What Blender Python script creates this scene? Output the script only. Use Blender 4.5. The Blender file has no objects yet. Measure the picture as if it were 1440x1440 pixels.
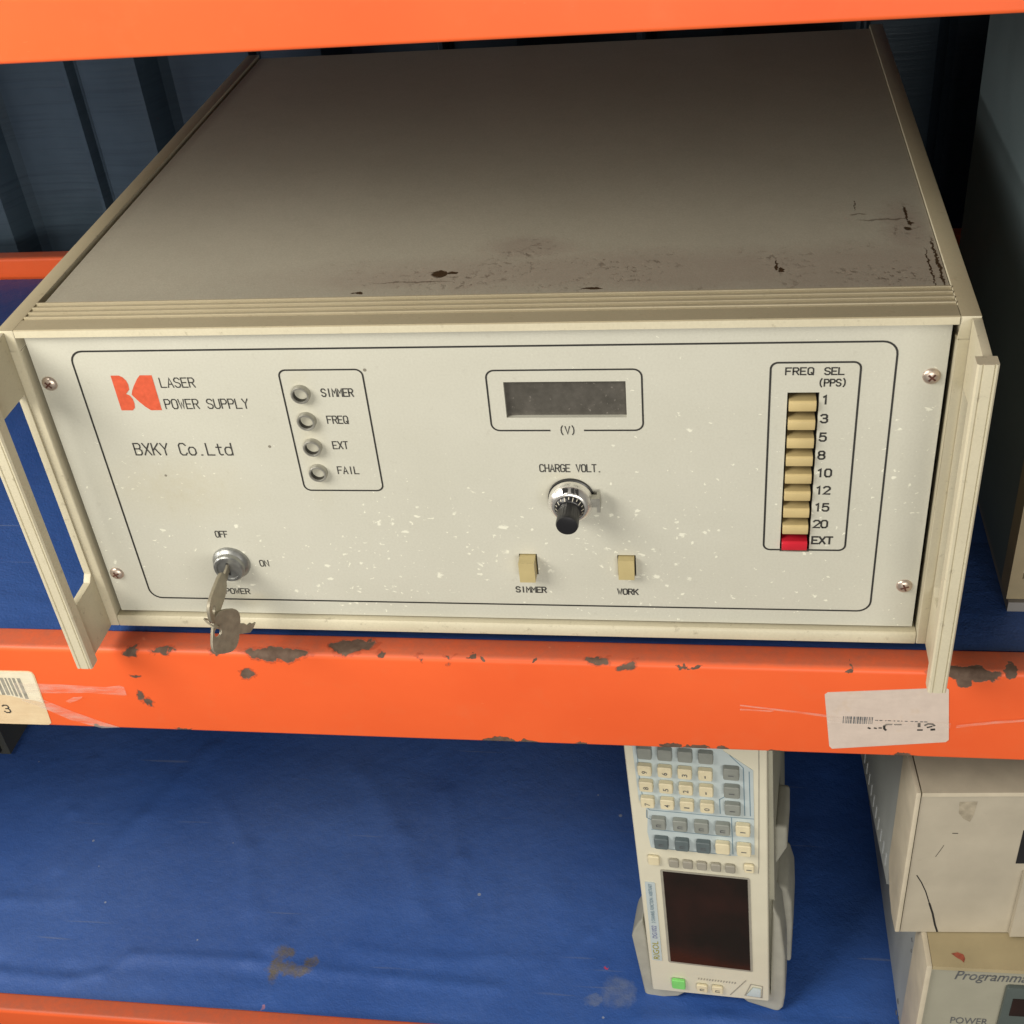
import bpy, bmesh, math, random
from mathutils import Vector, Matrix, noise as mnoise
random.seed(7)
S = bpy.context.scene
COL = S.collection
R = math.radians

# ------------------------------------------------------------------ materials
def new_mat(name):
    m = bpy.data.materials.new(name); m.use_nodes = True
    nt = m.node_tree
    return m, nt, nt.nodes['Principled BSDF']

def N(nt, typ, **kw):
    n = nt.nodes.new(typ)
    for k, v in kw.items():
        if k.startswith('i_'):
            key = k[2:]
            key = int(key) if key.isdigit() else key.replace('_', ' ')
            n.inputs[key].default_value = v
        else:
            setattr(n, k, v)
    return n

def L(nt, a, b): nt.links.new(a, b)

def coords(nt, off=(0, 0, 0), scale=(1, 1, 1)):
    t = N(nt, 'ShaderNodeTexCoord')
    m = N(nt, 'ShaderNodeMapping')
    m.inputs['Location'].default_value = tuple(off[i]*scale[i] for i in range(3))
    m.inputs['Scale'].default_value = scale
    L(nt, t.outputs['Object'], m.inputs['Vector'])
    return m.outputs['Vector']

def noise(nt, vec, scale, detail=4, rough=.55, w=None):
    n = N(nt, 'ShaderNodeTexNoise')
    n.inputs['Scale'].default_value = scale; n.inputs['Detail'].default_value = detail
    n.inputs['Roughness'].default_value = rough
    L(nt, vec, n.inputs['Vector'])
    return n

def remap(nt, sock, a, b, c=0., d=1.):
    n = N(nt, 'ShaderNodeMapRange'); n.clamp = True
    L(nt, sock, n.inputs[0])
    for i, v in enumerate((a, b, c, d)): n.inputs[i+1].default_value = v
    return n.outputs[0]

def math_(nt, op, a, b=None):
    n = N(nt, 'ShaderNodeMath', operation=op)
    for i, v in enumerate((a, b)):
        if v is None: continue
        if isinstance(v, (int, float)): n.inputs[i].default_value = v
        else: L(nt, v, n.inputs[i])
    return n.outputs[0]

def mix(nt, fac, a, b):
    n = N(nt, 'ShaderNodeMix', data_type='RGBA')
    if isinstance(fac, (int, float)): n.inputs[0].default_value = fac
    else: L(nt, fac, n.inputs[0])
    for i, v in ((6, a), (7, b)):
        if isinstance(v, (tuple, list)): n.inputs[i].default_value = (*v[:3], 1)
        else: L(nt, v, n.inputs[i])
    return n.outputs[2]

def vmath(nt, op, a, b):
    n = N(nt, 'ShaderNodeVectorMath', operation=op)
    for i, v in enumerate((a, b)):
        if v is None: continue
        if isinstance(v, tuple): n.inputs[i].default_value = v
        else: L(nt, v, n.inputs[i])
    return n

def warp(nt, vec, amps):
    for sc, amp in amps:
        n = noise(nt, vec, sc, 3, .6)
        s = vmath(nt, 'SUBTRACT', n.outputs['Color'], (.5, .5, .5))
        m = vmath(nt, 'MULTIPLY', s.outputs[0], (amp, amp, amp))
        vec = vmath(nt, 'ADD', vec, m.outputs[0]).outputs[0]
    return vec

def spots(nt, vec, lst, soft=.06):
    """mask that is 1 inside any of the ellipsoids (centre, radii)"""
    cur = None
    for c, r in lst:
        d = vmath(nt, 'SUBTRACT', vec, tuple(c))
        q = vmath(nt, 'DIVIDE', d.outputs[0], tuple(r))
        l = vmath(nt, 'LENGTH', q.outputs[0], None).outputs['Value']
        cur = l if cur is None else math_(nt, 'MINIMUM', cur, l)
    return remap(nt, cur, 1+soft, 1-soft)

def bump(nt, b, height, strength=.2, dist=.001, normal=None):
    n = N(nt, 'ShaderNodeBump'); n.inputs['Strength'].default_value = strength
    n.inputs['Distance'].default_value = dist
    L(nt, height, n.inputs['Height'])
    if normal is not None: L(nt, normal, n.inputs['Normal'])
    L(nt, n.outputs[0], b.inputs['Normal'])
    return n.outputs[0]

def simple(name, col, rough=.5, metal=0., var=.12, scale=40, bmp=.05, spec=.5, bscale=900, off=(0, 0, 0), dirt=0., dirtcol=(.09, .07, .045)):
    m, nt, b = new_mat(name)
    v = coords(nt, off)
    n = noise(nt, v, scale, 5)
    f = remap(nt, n.outputs['Fac'], .3, .7)
    lo = tuple(c*(1-var) for c in col); hi = tuple(min(1, c*(1+var*.6)) for c in col)
    c = mix(nt, f, lo, hi)
    if dirt:
        n3 = noise(nt, v, scale*6, 6, .7)
        c = mix(nt, remap(nt, n3.outputs['Fac'], .63, .78, 0, dirt), c, dirtcol)
    L(nt, c, b.inputs['Base Color'])
    b.inputs['Metallic'].default_value = metal
    b.inputs['Specular IOR Level'].default_value = spec
    L(nt, remap(nt, f, 0, 1, rough*.9, min(1, rough*1.12)), b.inputs['Roughness'])
    if bmp:
        n2 = noise(nt, v, bscale, 3)
        bump(nt, b, n2.outputs['Fac'], bmp, .0006)
    return m

# --- orange rack paint with chipped spots
def beam_mat(name, chips, off, dust=.5):
    m, nt, b = new_mat(name)
    v = coords(nt, off)
    n = noise(nt, v, 9, 5)
    base = mix(nt, remap(nt, n.outputs['Fac'], .3, .7), (.80, .112, .027), (.88, .138, .035))
    nd = noise(nt, v, 60, 6, .65)
    base = mix(nt, remap(nt, nd.outputs['Fac'], .55, .85, 0, .22), base, (.74, .20, .08))
    # settled dust on faces that look up
    g = N(nt, 'ShaderNodeNewGeometry'); sx = N(nt, 'ShaderNodeSeparateXYZ'); L(nt, g.outputs['Normal'], sx.inputs[0])
    nup = noise(nt, v, 140, 6, .7)
    up = math_(nt, 'MULTIPLY', remap(nt, sx.outputs['Z'], .6, .98), remap(nt, nup.outputs['Fac'], .25, .75, dust*.6, dust*1.5))
    base = mix(nt, up, base, (.36, .13, .085))
    # hair scratches
    vs = coords(nt, off, (30, 30, 260))
    ns = noise(nt, vs, 5, 2)
    base = mix(nt, remap(nt, ns.outputs['Fac'], .74, .78, 0, .3), base, (.9, .33, .16))
    if chips:
        wv = warp(nt, v, ((70, .014), (260, .0045), (900, .0009)))
        mk = spots(nt, wv, chips, .05)
        rim = math_(nt, 'SUBTRACT', spots(nt, wv, [(c, tuple(q*1.16+.0004 for q in r)) for c, r in chips[:14]], .06), mk)
        nr = noise(nt, v, 200, 4, .55)
        rust = mix(nt, remap(nt, nr.outputs['Fac'], .3, .7), (.095, .058, .040), (.165, .112, .080))
        base = mix(nt, math_(nt, 'MULTIPLY', remap(nt, rim, .2, .9), .55), base, (.42, .07, .03))
        base = mix(nt, mk, base, rust)
        inv = math_(nt, 'SUBTRACT', 1., mk)
        hgt = math_(nt, 'ADD', math_(nt, 'MULTIPLY', inv, 1.), math_(nt, 'MULTIPLY', n.outputs['Fac'], .6))
        bump(nt, b, hgt, .5, .0006)
        L(nt, remap(nt, mk, 0, 1, .46, .85), b.inputs['Roughness'])
    else:
        L(nt, remap(nt, nd.outputs['Fac'], .35, .7, .36, .58), b.inputs['Roughness'])
        bump(nt, b, n.outputs['Fac'], .4, .003)
    L(nt, base, b.inputs['Base Color'])
    b.inputs['Specular IOR Level'].default_value = .35
    return m

def mat_mat(name, stains=(), dust=1., dim=1.):
    m, nt, b = new_mat(name)
    v = coords(nt)
    n = noise(nt, v, 7, 6, .6)
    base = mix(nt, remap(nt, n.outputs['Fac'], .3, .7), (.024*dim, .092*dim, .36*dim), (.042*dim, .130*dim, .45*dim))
    nd = noise(nt, v, 3.2, 4, .55)
    n6 = noise(nt, v, 260, 4, .75)
    dustf = math_(nt, 'MULTIPLY', remap(nt, nd.outputs['Fac'], .35, .75, .07*dust, .34*dust), remap(nt, n6.outputs['Fac'], .25, .8, .45, 1.1))
    base = mix(nt, dustf, base, (.18, .22, .34))
    for rot, sc in ((.5, (4, 90, 1)), (-.9, (3, 70, 1)), (1.5, (5, 110, 1))):
        t = N(nt, 'ShaderNodeTexCoord'); mp = N(nt, 'ShaderNodeMapping')
        mp.inputs['Rotation'].default_value = (0, 0, rot); mp.inputs['Scale'].default_value = sc
        L(nt, t.outputs['Object'], mp.inputs['Vector'])
        ns = noise(nt, mp.outputs['Vector'], 2.2, 2, .4)
        base = mix(nt, remap(nt, ns.outputs['Fac'], .735, .79, 0, .42), base, (.20, .235, .34))
    vo = N(nt, 'ShaderNodeTexVoronoi'); vo.inputs['Scale'].default_value = 55; L(nt, v, vo.inputs['Vector'])
    sc_ = N(nt, 'ShaderNodeSeparateColor'); L(nt, vo.outputs['Color'], sc_.inputs[0])
    fleck = math_(nt, 'LESS_THAN', vo.outputs['Distance'], math_(nt, 'MULTIPLY', remap(nt, sc_.outputs[0], .72, 1), .09))
    base = mix(nt, math_(nt, 'MULTIPLY', fleck, .6), base, (.42, .44, .48))
    if stains:
        wv = warp(nt, v, ((60, .012), (300, .007)))
        for lst, col, fac in stains:
            mk = spots(nt, wv, lst, .22)
            nn = noise(nt, v, 130, 5, .7)
            base = mix(nt, math_(nt, 'MULTIPLY', mk, remap(nt, nn.outputs['Fac'], .32, .62, fac*.35, fac)), base, col)
    L(nt, base, b.inputs['Base Color'])
    L(nt, remap(nt, nd.outputs['Fac'], .35, .7, .40, .62), b.inputs['Roughness'])
    b.inputs['Specular IOR Level'].default_value = .4
    nb = noise(nt, v, 700, 3); nb2 = noise(nt, v, 22, 5, .6)
    h = math_(nt, 'ADD', math_(nt, 'MULTIPLY', nb.outputs['Fac'], .12), nb2.outputs['Fac'])
    bump(nt, b, h, .45, .005)
    return m

PS = Vector((.215, .0, -.018))            # base point of the laser power supply
def paint(name, c0, c1, rough=.5, flecks=0., grime=.3, spec=.4, metal=0., off=tuple(PS)):
    """aged instrument paint: mottled, grimy specks, optional pale dust flecks"""
    m, nt, b = new_mat(name)
    v = coords(nt, off)
    n = noise(nt, v, 14, 6, .6)
    base = mix(nt, remap(nt, n.outputs['Fac'], .3, .7), c0, c1)
    n2 = noise(nt, v, 170, 6, .72)
    base = mix(nt, remap(nt, n2.outputs['Fac'], .60, .80, 0, grime), base, (.16, .125, .07))
    n3 = noise(nt, v, 900, 2, .5)
    base = mix(nt, remap(nt, n3.outputs['Fac'], .3, .7, 0, .10), base, (.25, .22, .16))
    rr = remap(nt, n2.outputs['Fac'], .2, .8, rough*.9, rough*1.15)
    if flecks:
        vv = coords(nt, off, (1, 1, 1.25))
        wv = warp(nt, vv, ((90, .008), (500, .004)))
        cov = noise(nt, v, 11, 3, .5)
        sx = N(nt, 'ShaderNodeSeparateXYZ'); L(nt, v, sx.inputs[0])
        low = remap(nt, sx.outputs['Z'], .165, .06, .30, 1.05)        # more dust settled low on the panel
        fl = None
        for sc, k in ((85, .20), (150, .21), (260, .20)):
            vo = N(nt, 'ShaderNodeTexVoronoi'); vo.inputs['Scale'].default_value = sc; L(nt, wv, vo.inputs['Vector'])
            sp = N(nt, 'ShaderNodeSeparateColor'); L(nt, vo.outputs['Color'], sp.inputs[0])
            sel = math_(nt, 'MULTIPLY', remap(nt, sp.outputs[0], .22, 1), math_(nt, 'MULTIPLY', low, remap(nt, cov.outputs['Fac'], .35, .62, .15, 1.2)))
            q = remap(nt, math_(nt, 'DIVIDE', vo.outputs['Distance'], math_(nt, 'ADD', math_(nt, 'MULTIPLY', sel, k), .0001)), 1.15, .75)
            fl = q if fl is None else math_(nt, 'MAXIMUM', fl, q)
        base = mix(nt, math_(nt, 'MULTIPLY', fl, flecks), base, (.80, .79, .66))
        rr = math_(nt, 'ADD', rr, math_(nt, 'MULTIPLY', fl, .2))
        gw = warp(nt, v, ((110, .006),))
        gm = spots(nt, gw, [((.2512, 0, .0830), (.0060, .02, .0075)), ((.2560, 0, .0935), (.0085, .02, .0030)), ((.0790, 0, .0100), (.0110, .02, .0050)), ((.1328, 0, .1190), (.0055, .02, .030)), ((.055, 0, .085), (.030, .02, .016))], .7)
        base = mix(nt, math_(nt, 'MULTIPLY', gm, remap(nt, n2.outputs['Fac'], .3, .7, .12, .40)), base, (.47, .42, .27))
        # few dark pits
        vo = N(nt, 'ShaderNodeTexVoronoi'); vo.inputs['Scale'].default_value = 42; L(nt, v, vo.inputs['Vector'])
        sp = N(nt, 'ShaderNodeSeparateColor'); L(nt, vo.outputs['Color'], sp.inputs[0])
        pit = math_(nt, 'LESS_THAN', vo.outputs['Distance'], math_(nt, 'MULTIPLY', remap(nt, sp.outputs[1], .80, 1), .045))
        base = mix(nt, math_(nt, 'MULTIPLY', pit, .75), base, (.12, .10, .07))
    L(nt, base, b.inputs['Base Color']); L(nt, rr, b.inputs['Roughness'])
    b.inputs['Specular IOR Level'].default_value = spec; b.inputs['Metallic'].default_value = metal
    bump(nt, b, n3.outputs['Fac'], .06, .0006)
    return m

def top_mat():
    """beige lid paint with scuffs along the front right edge"""
    off = tuple(PS)
    m, nt, b = new_mat('lid_paint')
    v = coords(nt, off)
    n = noise(nt, v, 9, 6, .6)
    base = mix(nt, remap(nt, n.outputs['Fac'], .3, .7), (.435, .405, .315), (.485, .450, .352))
    n3 = noise(nt, v, 1100, 2, .5)
    base = mix(nt, remap(nt, n3.outputs['Fac'], .3, .7, 0, .22), base, (.18, .15, .10))
    # dust film
    nd = noise(nt, v, 5, 4, .6)
    base = mix(nt, remap(nt, nd.outputs['Fac'], .35, .7, 0, .25), base, (.40, .37, .30))
    n8 = noise(nt, v, 70, 6, .7)
    base = mix(nt, remap(nt, n8.outputs['Fac'], .45, .75, 0, .16), base, (.27, .23, .17))
    wv = warp(nt, v, ((40, .016), (200, .007), (700, .003)))
    z = .181
    area = spots(nt, wv, [((.30, .048, z), (.15, .019, .05)), ((.395, .045, z), (.06, .024, .05)), ((.205, .045, z), (.07, .011, .05)),
                          ((.238, .075, z), (.022, .010, .05)), ((.420, .085, z), (.010, .030, .05))], .45)
    na = noise(nt, v, 300, 4, .6); nb_ = noise(nt, v, 340, 4, .65); ncl = noise(nt, v, 38, 4, .6)
    area0 = area; area = math_(nt, 'MULTIPLY', area, remap(nt, ncl.outputs['Fac'], .46, .62))
    worn = math_(nt, 'MULTIPLY', area, remap(nt, na.outputs['Fac'], .54, .66))
    pale = math_(nt, 'MULTIPLY', area, remap(nt, nb_.outputs['Fac'], .56, .66, 0, .55))
    base = mix(nt, math_(nt, 'MULTIPLY', area0, .42), base, (.27, .20, .16))
    base = mix(nt, pale, base, (.48, .42, .32))
    base = mix(nt, math_(nt, 'MULTIPLY', worn, .6), base, (.085, .058, .036))
    w2 = warp(nt, v, ((300, .004), (900, .0016)))
    dk = spots(nt, w2, [((.1970, .0488, z), (.0042, .0038, .02)), ((.2030, .0497, z), (.0024, .0017, .02)), ((.3570, .0500, z), (.0007, .005, .02)),
                        ((.3590, .0455, z), (.0012, .003, .02)), ((.4215, .104, z), (.0009, .008, .02)), ((.4222, .093, z), (.0013, .003, .02)),
                        ((.2720, .0305, z), (.005, .0012, .02)), ((.4205, .086, z), (.002, .002, .02)), ((.398, .115, z), (.0003, .006, .02)),
                        ((.160, .0300, z), (.003, .001, .02)), ((.4295, .05, z), (.0007, .026, .02)), ((.4255, .045, z), (.0005, .02, .02))], .12)
    w3 = warp(nt, v, ((120, .006), (500, .002)))
    crk = spots(nt, w3, [((.4100, .0975, z), (.013, .0009, .02)), ((.3985, .104, z), (.004, .0008, .02)), ((.1835, .0405, z), (.019, .0008, .02))], .2)
    sc = noise(nt, coords(nt, off, (3, 120, 1)), 3, 3)
    base = mix(nt, remap(nt, sc.outputs['Fac'], .72, .78, 0, .14), base, (.5, .45, .36))
    base = mix(nt, math_(nt, 'MAXIMUM', dk, math_(nt, 'MULTIPLY', crk, .55)), base, (.055, .032, .014))
    L(nt, base, b.inputs['Base Color'])
    b.inputs['Roughness'].default_value = .5; b.inputs['Specular IOR Level'].default_value = .35
    h = math_(nt, 'SUBTRACT', math_(nt, 'MULTIPLY', n3.outputs['Fac'], .25), math_(nt, 'ADD', worn, dk))
    bump(nt, b, h, .3, .0006)
    return m

M = {}
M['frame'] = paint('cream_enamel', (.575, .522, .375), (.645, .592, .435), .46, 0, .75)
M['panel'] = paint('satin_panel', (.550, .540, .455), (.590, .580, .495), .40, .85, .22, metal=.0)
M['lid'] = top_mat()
M['frame_shaded'] = paint('cream_enamel_shaded', (.41, .35, .225), (.46, .40, .265), .42, 0, .5)  # darker copy of the frame enamel, shade of the rail tops in its colour
M['ink'] = simple('black_ink', (.022, .021, .018), .6, var=.3, scale=300, bmp=0)
M['ink_soft'] = simple('worn_ink', (.045, .043, .038), .65, var=.5, scale=500, bmp=0)
M['ink_grey'] = simple('grey_ink', (.12, .125, .13), .6, var=.3, scale=300, bmp=0)
M['ink_faint'] = simple('faded_ink', (.34, .32, .26), .6, var=.3, scale=300, bmp=0)
M['logo'] = simple('orange_ink', (.66, .105, .045), .5, var=.16, scale=350, bmp=.03, dirt=.3, dirtcol=(.75, .45, .28))
M['black'] = simple('black_plastic', (.016, .016, .018), .30, var=.2, bmp=.04)
M['void'] = simple('dark_gap', (.012, .011, .010), .8, bmp=0)
M['chrome'] = simple('chrome', (.86, .84, .80), .27, .85, var=.06, bmp=.02)
M['zinc'] = simple('dull_zinc', (.44, .43, .38), .42, .75, var=.15, scale=200, bmp=.12, dirt=.3)
M['lock'] = simple('lock_metal', (.36, .365, .35), .38, .8, var=.18, scale=300, bmp=.12, dirt=.35)
M['key'] = simple('key_metal', (.36, .325, .245), .42, .5, var=.2, scale=260, bmp=.12, dirt=.4)
M['screw'] = simple('screw_steel', (.60, .50, .42), .36, .7, var=.2, scale=400, bmp=.1, dirt=.5, dirtcol=(.14, .05, .03))
M['rust'] = simple('rusty_recess', (.10, .035, .022), .8, var=.4, scale=600, bmp=0)
M['socket'] = simple('dark_socket', (.035, .032, .025), .5, bmp=0)
M['lens'] = simple('lamp_lens', (.10, .10, .075), .2, 0, var=.2, scale=300, bmp=0)
M['button'] = simple('cream_button', (.58, .455, .22), .40, var=.1, scale=60, bmp=.03, dirt=.12)
M['switch'] = simple('ochre_switch', (.50, .41, .20), .42, var=.1, scale=60, bmp=.03, dirt=.12)
M['red'] = simple('red_button', (.62, .022, .040), .22, var=.12, scale=90, bmp=.02)
M['rubber'] = simple('black_rubber', (.02, .02, .02), .8)

m, nt, b = new_mat('smoked_window')
v = coords(nt, tuple(PS)); n = noise(nt, v, 160, 6, .7); n2 = noise(nt, v, 500, 2)
c = mix(nt, remap(nt, n.outputs['Fac'], .35, .7), (.065, .060, .050), (.105, .096, .082))
c = mix(nt, remap(nt, n2.outputs['Fac'], .66, .72, 0, .6), c, (.24, .22, .19))
L(nt, c, b.inputs['Base Color']); b.inputs['Roughness'].default_value = .34
M['window'] = m

# rack materials
def zc(u, z, rx, rz, ry=.010, y=-.0139): return ((u, y, z), (rx, ry, rz))
def tc(u, y, rx, ry, rz=.0022, z=-.0178): return ((u, y, z), (rx, ry, rz))
CH = [((.0895, -.0128, -.0172), (.0190, .0042, .0046)), tc(.1316, -.0066, .0150, .0046, .004), zc(.0715, -.0335, .0042, .0040),
      zc(.0055, -.0205, .0040, .0016), ((.0240, -.0130, -.0178), (.0062, .0030, .0024)), ((.0545, -.0128, -.0176), (.0048, .0026, .0026)),
      zc(.0030, -.0375, .0032, .0007), zc(.0015, -.0545, .0022, .0044), zc(.0060, -.0590, .0034, .0022),
      ((.2685, -.0125, -.0182), (.0075, .0020, .0032)), zc(.2845, -.0208, .0046, .0022), ((.1500, -.0118, -.018), (.0022, .0014, .0016)),
      ((.1722, -.0123, -.018), (.0025, .0022, .0022)), ((.1888, -.0123, -.018), (.0029, .0018, .0020)),
      ((.2005, -.0126, -.018), (.0023, .0018, .0018)), ((.2076, -.0130, -.0178), (.0018, .0018, .0018)),
      ((.3175, -.0128, -.0177), (.0085, .0014, .0017)), ((.4560, -.0132, -.0185), (.0200, .0042, .0052)), zc(.4560, -.0245, .0050, .0040), zc(.4800, -.0185, .0032, .0024),
      zc(.2093, -.0800, .0100, .0032), zc(.2240, -.0815, .0070, .0022), zc(.2590, -.0815, .0055, .0020), zc(.3055, -.0800, .0062, .0028),
      zc(.3190, -.0822, .0080, .0016), zc(.3345, -.0808, .0030, .0020), zc(.4000, -.0195, .0022, .0012), zc(-.0330, -.0815, .0040, .0016),
      zc(.3640, -.0815, .0040, .0010), zc(.4330, -.0825, .0060, .0014), zc(.0210, -.0822, .0060, .0010), ((.2352, -.0119, -.018), (.0014, .002, .0012))]
RK = Vector((.25, .22, -.50))
M['beam_main'] = beam_mat('orange_paint_chipped', CH, tuple(RK))
M['beam'] = beam_mat('orange_paint', [((-.022, -.0139, -.43), (.004, .01, .003)), ((.1, -.0128, -.4045), (.006, .003, .002))], tuple(RK))
M['deck'] = simple('deck_steel', (.20, .20, .20), .6, .3)
STAIN = [([((.0005, .052, -.405), (.0085, .0050, .05)), ((.022, .0465, -.405), (.0050, .0060, .05)), ((.008, .0385, -.405), (.0165, .0048, .05)),
           ((-.0035, .040, -.405), (.0040, .0140, .05))], (.16, .125, .055), .85),
         ([((.2514, .0578, -.405), (.0016, .0018, .05))], (.75, .05, .07), 1.0),
         ([((.262, .038, -.405), (.012, .012, .05)), ((.245, .030, -.405), (.006, .005, .05))], (.20, .24, .34), .55),
         ([((-.0039, .0040, -.405), (.0012, .0026, .05))], (.62, .25, .25), 1.)]
M['mat_low'] = mat_mat('blue_mat_stained', STAIN)
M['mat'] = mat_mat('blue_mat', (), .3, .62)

m, nt, b = new_mat('corrugated_sheet')
v = coords(nt); n = noise(nt, v, 8, 6, .65)
c = mix(nt, remap(nt, n.outputs['Fac'], .3, .7), (.040, .066, .092), (.066, .100, .134))
n2 = noise(nt, coords(nt, (0, 0, 0), (2, 2, 90)), 4, 3)
c = mix(nt, remap(nt, n2.outputs['Fac'], .5, .7, 0, .35), c, (.024, .040, .062))
L(nt, c, b.inputs['Base Color']); b.inputs['Roughness'].default_value = .42; b.inputs['Metallic'].default_value = .2
bump(nt, b, n2.outputs['Fac'], .12, .002)
M['wall'] = m

M['cab'] = simple('bluegrey_cabinet', (.10, .135, .145), .55, var=.08, scale=25, bmp=.15, bscale=1500)
M['cab_frame'] = simple('bronze_frame', (.26, .215, .13), .5, var=.12)
M['cab_base'] = simple('grey_base', (.20, .19, .18), .6)
M['offwhite'] = simple('offwhite_panel', (.60, .56, .46), .5, var=.1, dirt=.25)
M['unit_front'] = simple('grimy_beige', (.47, .42, .325), .55, var=.10, scale=30, dirt=.35, dirtcol=(.24, .19, .13))
M['unit_front2'] = simple('greygreen_panel', (.37, .355, .275), .5, var=.07, scale=30, dirt=.15)
M['unit_top'] = simple('yellowed_top', (.42, .345, .20), .55, var=.12, scale=30, dirt=.35)
M['unit_edge'] = simple('cream_bezel', (.60, .53, .40), .5, var=.12, scale=50, dirt=.3)
M['unit_side'] = simple('pale_grey_sheet', (.36, .38, .37), .5, var=.08, scale=25, dirt=.15)
M['slot'] = simple('lit_slot_edge', (.46, .48, .49), .5)  # pale tone paints the lit edges of the vent slots
M['disp_bezel'] = simple('slate_bezel', (.085, .105, .098), .4, var=.1)
M['dark_case'] = simple('dark_olive_case', (.055, .056, .046), .6)
M['stain'] = simple('rubbed_mark', (.41, .355, .26), .6, var=.3, scale=200)
M['redmark'] = simple('red_mark', (.34, .08, .045), .6, var=.4, scale=300)

# generator
M['gen'] = simple('ivory_plastic', (.68, .645, .505), .45, var=.05, scale=30, dirt=.1)
M['gen_side'] = simple('grey_shell', (.40, .39, .31), .5, var=.08)
M['gen_rubber'] = simple('grey_rubber', (.36, .355, .30), .7, var=.12, scale=60)
M['gen_overlay'] = simple('pale_blue_overlay', (.50, .57, .575), .45, var=.05)
M['gen_line'] = simple('blue_line', (.16, .25, .31), .5, bmp=0)
M['key_cream'] = simple('cream_key', (.72, .64, .43), .45, var=.1, scale=120)
M['key_grey'] = simple('grey_key', (.27, .285, .255), .45, var=.1, scale=120)
M['key_dark'] = simple('slate_key', (.115, .145, .150), .45, var=.12, scale=120)
M['key_soft'] = simple('taupe_key', (.33, .31, .255), .45, var=.1, scale=120)
M['green'] = simple('green_key', (.22, .66, .17), .4, var=.1, scale=150)
M['gold'] = simple('olive_ink', (.36, .31, .03), .5, bmp=0)
M['purple'] = simple('violet_ink', (.16, .17, .36), .5, bmp=0)
m, nt, b = new_mat('lcd_glass')
v = coords(nt); n = noise(nt, v, 24, 3, .5); n2 = noise(nt, v, 230, 5, .75)
c = mix(nt, remap(nt, n.outputs['Fac'], .4, .75), (.012, .008, .006), (.030, .012, .009))
c = mix(nt, remap(nt, n2.outputs['Fac'], .68, .78, 0, .3), c, (.25, .17, .13))
L(nt, c, b.inputs['Base Color']); b.inputs['Roughness'].default_value = .16
M['lcd'] = m

# labels and tape
def paper(name, c0, c1, st):
    m, nt, b = new_mat(name)
    v = coords(nt); n = noise(nt, v, 90, 5, .65)
    c = mix(nt, remap(nt, n.outputs['Fac'], .3, .7), c0, c1)
    n2 = noise(nt, v, 42, 4, .6)
    c = mix(nt, remap(nt, n2.outputs['Fac'], .56, .74, 0, st), c, (.52, .34, .14))
    L(nt, c, b.inputs['Base Color']); b.inputs['Roughness'].default_value = .32
    nb_ = noise(nt, coords(nt, (0, 0, 0), (1, 1, 3)), 60, 4); bump(nt, b, nb_.outputs['Fac'], .3, .001)
    return m
M['paper_pink'] = paper('aged_label', (.60, .50, .43), (.68, .57, .49), .45)
M['paper_cream'] = paper('cream_label', (.72, .54, .33), (.80, .63, .40), .2)
M['paper_white'] = paper('white_label', (.78, .70, .52), (.85, .78, .60), .1)
m, nt, b = new_mat('clear_tape')
b.inputs['Base Color'].default_value = (.90, .78, .68, 1); b.inputs['Roughness'].default_value = .3
v = coords(nt); n = noise(nt, coords(nt, (0, 0, 0), (1, 1, 5)), 45, 4, .6)
L(nt, remap(nt, n.outputs['Fac'], .36, .72, .03, .24), b.inputs['Alpha'])
bump(nt, b, n.outputs['Fac'], .3, .001)
M['tape'] = m

# ------------------------------------------------------------------ mesh helpers
def finish(name, bm, mats, parent=None, off=(0, 0, 0), smooth=True, bev=0., seg=2, angle=35):
    if bev:
        es = [e for e in bm.edges if len(e.link_faces) == 2 and e.calc_face_angle(0) > R(40)]
        if es: bmesh.ops.bevel(bm, geom=es, offset=bev, segments=seg, profile=.6, affect='EDGES', clamp_overlap=True)
    bmesh.ops.translate(bm, verts=bm.verts, vec=-Vector(off))
    me = bpy.data.meshes.new(name); bm.to_mesh(me); bm.free()
    for m_ in (mats if isinstance(mats, (list, tuple)) else [mats]): me.materials.append(m_)
    if smooth:
        for p in me.polygons: p.use_smooth = True
        try: me.set_sharp_from_angle(angle=R(angle))
        except Exception: pass
    o = bpy.data.objects.new(name, me); COL.objects.link(o)
    if parent is not None: o.parent = parent
    else: o.location = off
    return o

def box(bm, x0, x1, y0, y1, z0, z1, mi=0):
    vs = [bm.verts.new((x, y, z)) for x in (x0, x1) for y in (y0, y1) for z in (z0, z1)]
    fs = []
    for q in ((0, 1, 3, 2), (4, 6, 7, 5), (0, 4, 5, 1), (2, 3, 7, 6), (0, 2, 6, 4), (1, 5, 7, 3)):
        f = bm.faces.new([vs[i] for i in q]); f.material_index = mi; fs.append(f)
    return vs

def bx(name, dims, mat, parent=None, off=(0, 0, 0), bev=0., seg=2):
    bm = bmesh.new(); box(bm, *dims)
    return finish(name, bm, mat, parent, off, bev=bev, seg=seg)

def prism(bm, pts, d0, d1, axis='y', mi=0):
    """extrude a 2-D outline: axis y -> pts are (x,z); axis x -> pts are (y,z); axis z -> pts are (x,y)"""
    def P(p, d): return {'y': (p[0], d, p[1]), 'x': (d, p[0], p[1]), 'z': (p[0], p[1], d)}[axis]
    a = [bm.verts.new(P(p, d0)) for p in pts]; b_ = [bm.verts.new(P(p, d1)) for p in pts]
    fs = [bm.faces.new(a), bm.faces.new(b_[::-1])]
    n = len(pts)
    for i in range(n): fs.append(bm.faces.new((a[i], b_[i], b_[(i+1) % n], a[(i+1) % n])))
    for f in fs: f.material_index = mi
    bmesh.ops.recalc_face_normals(bm, faces=fs)
    return fs

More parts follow.
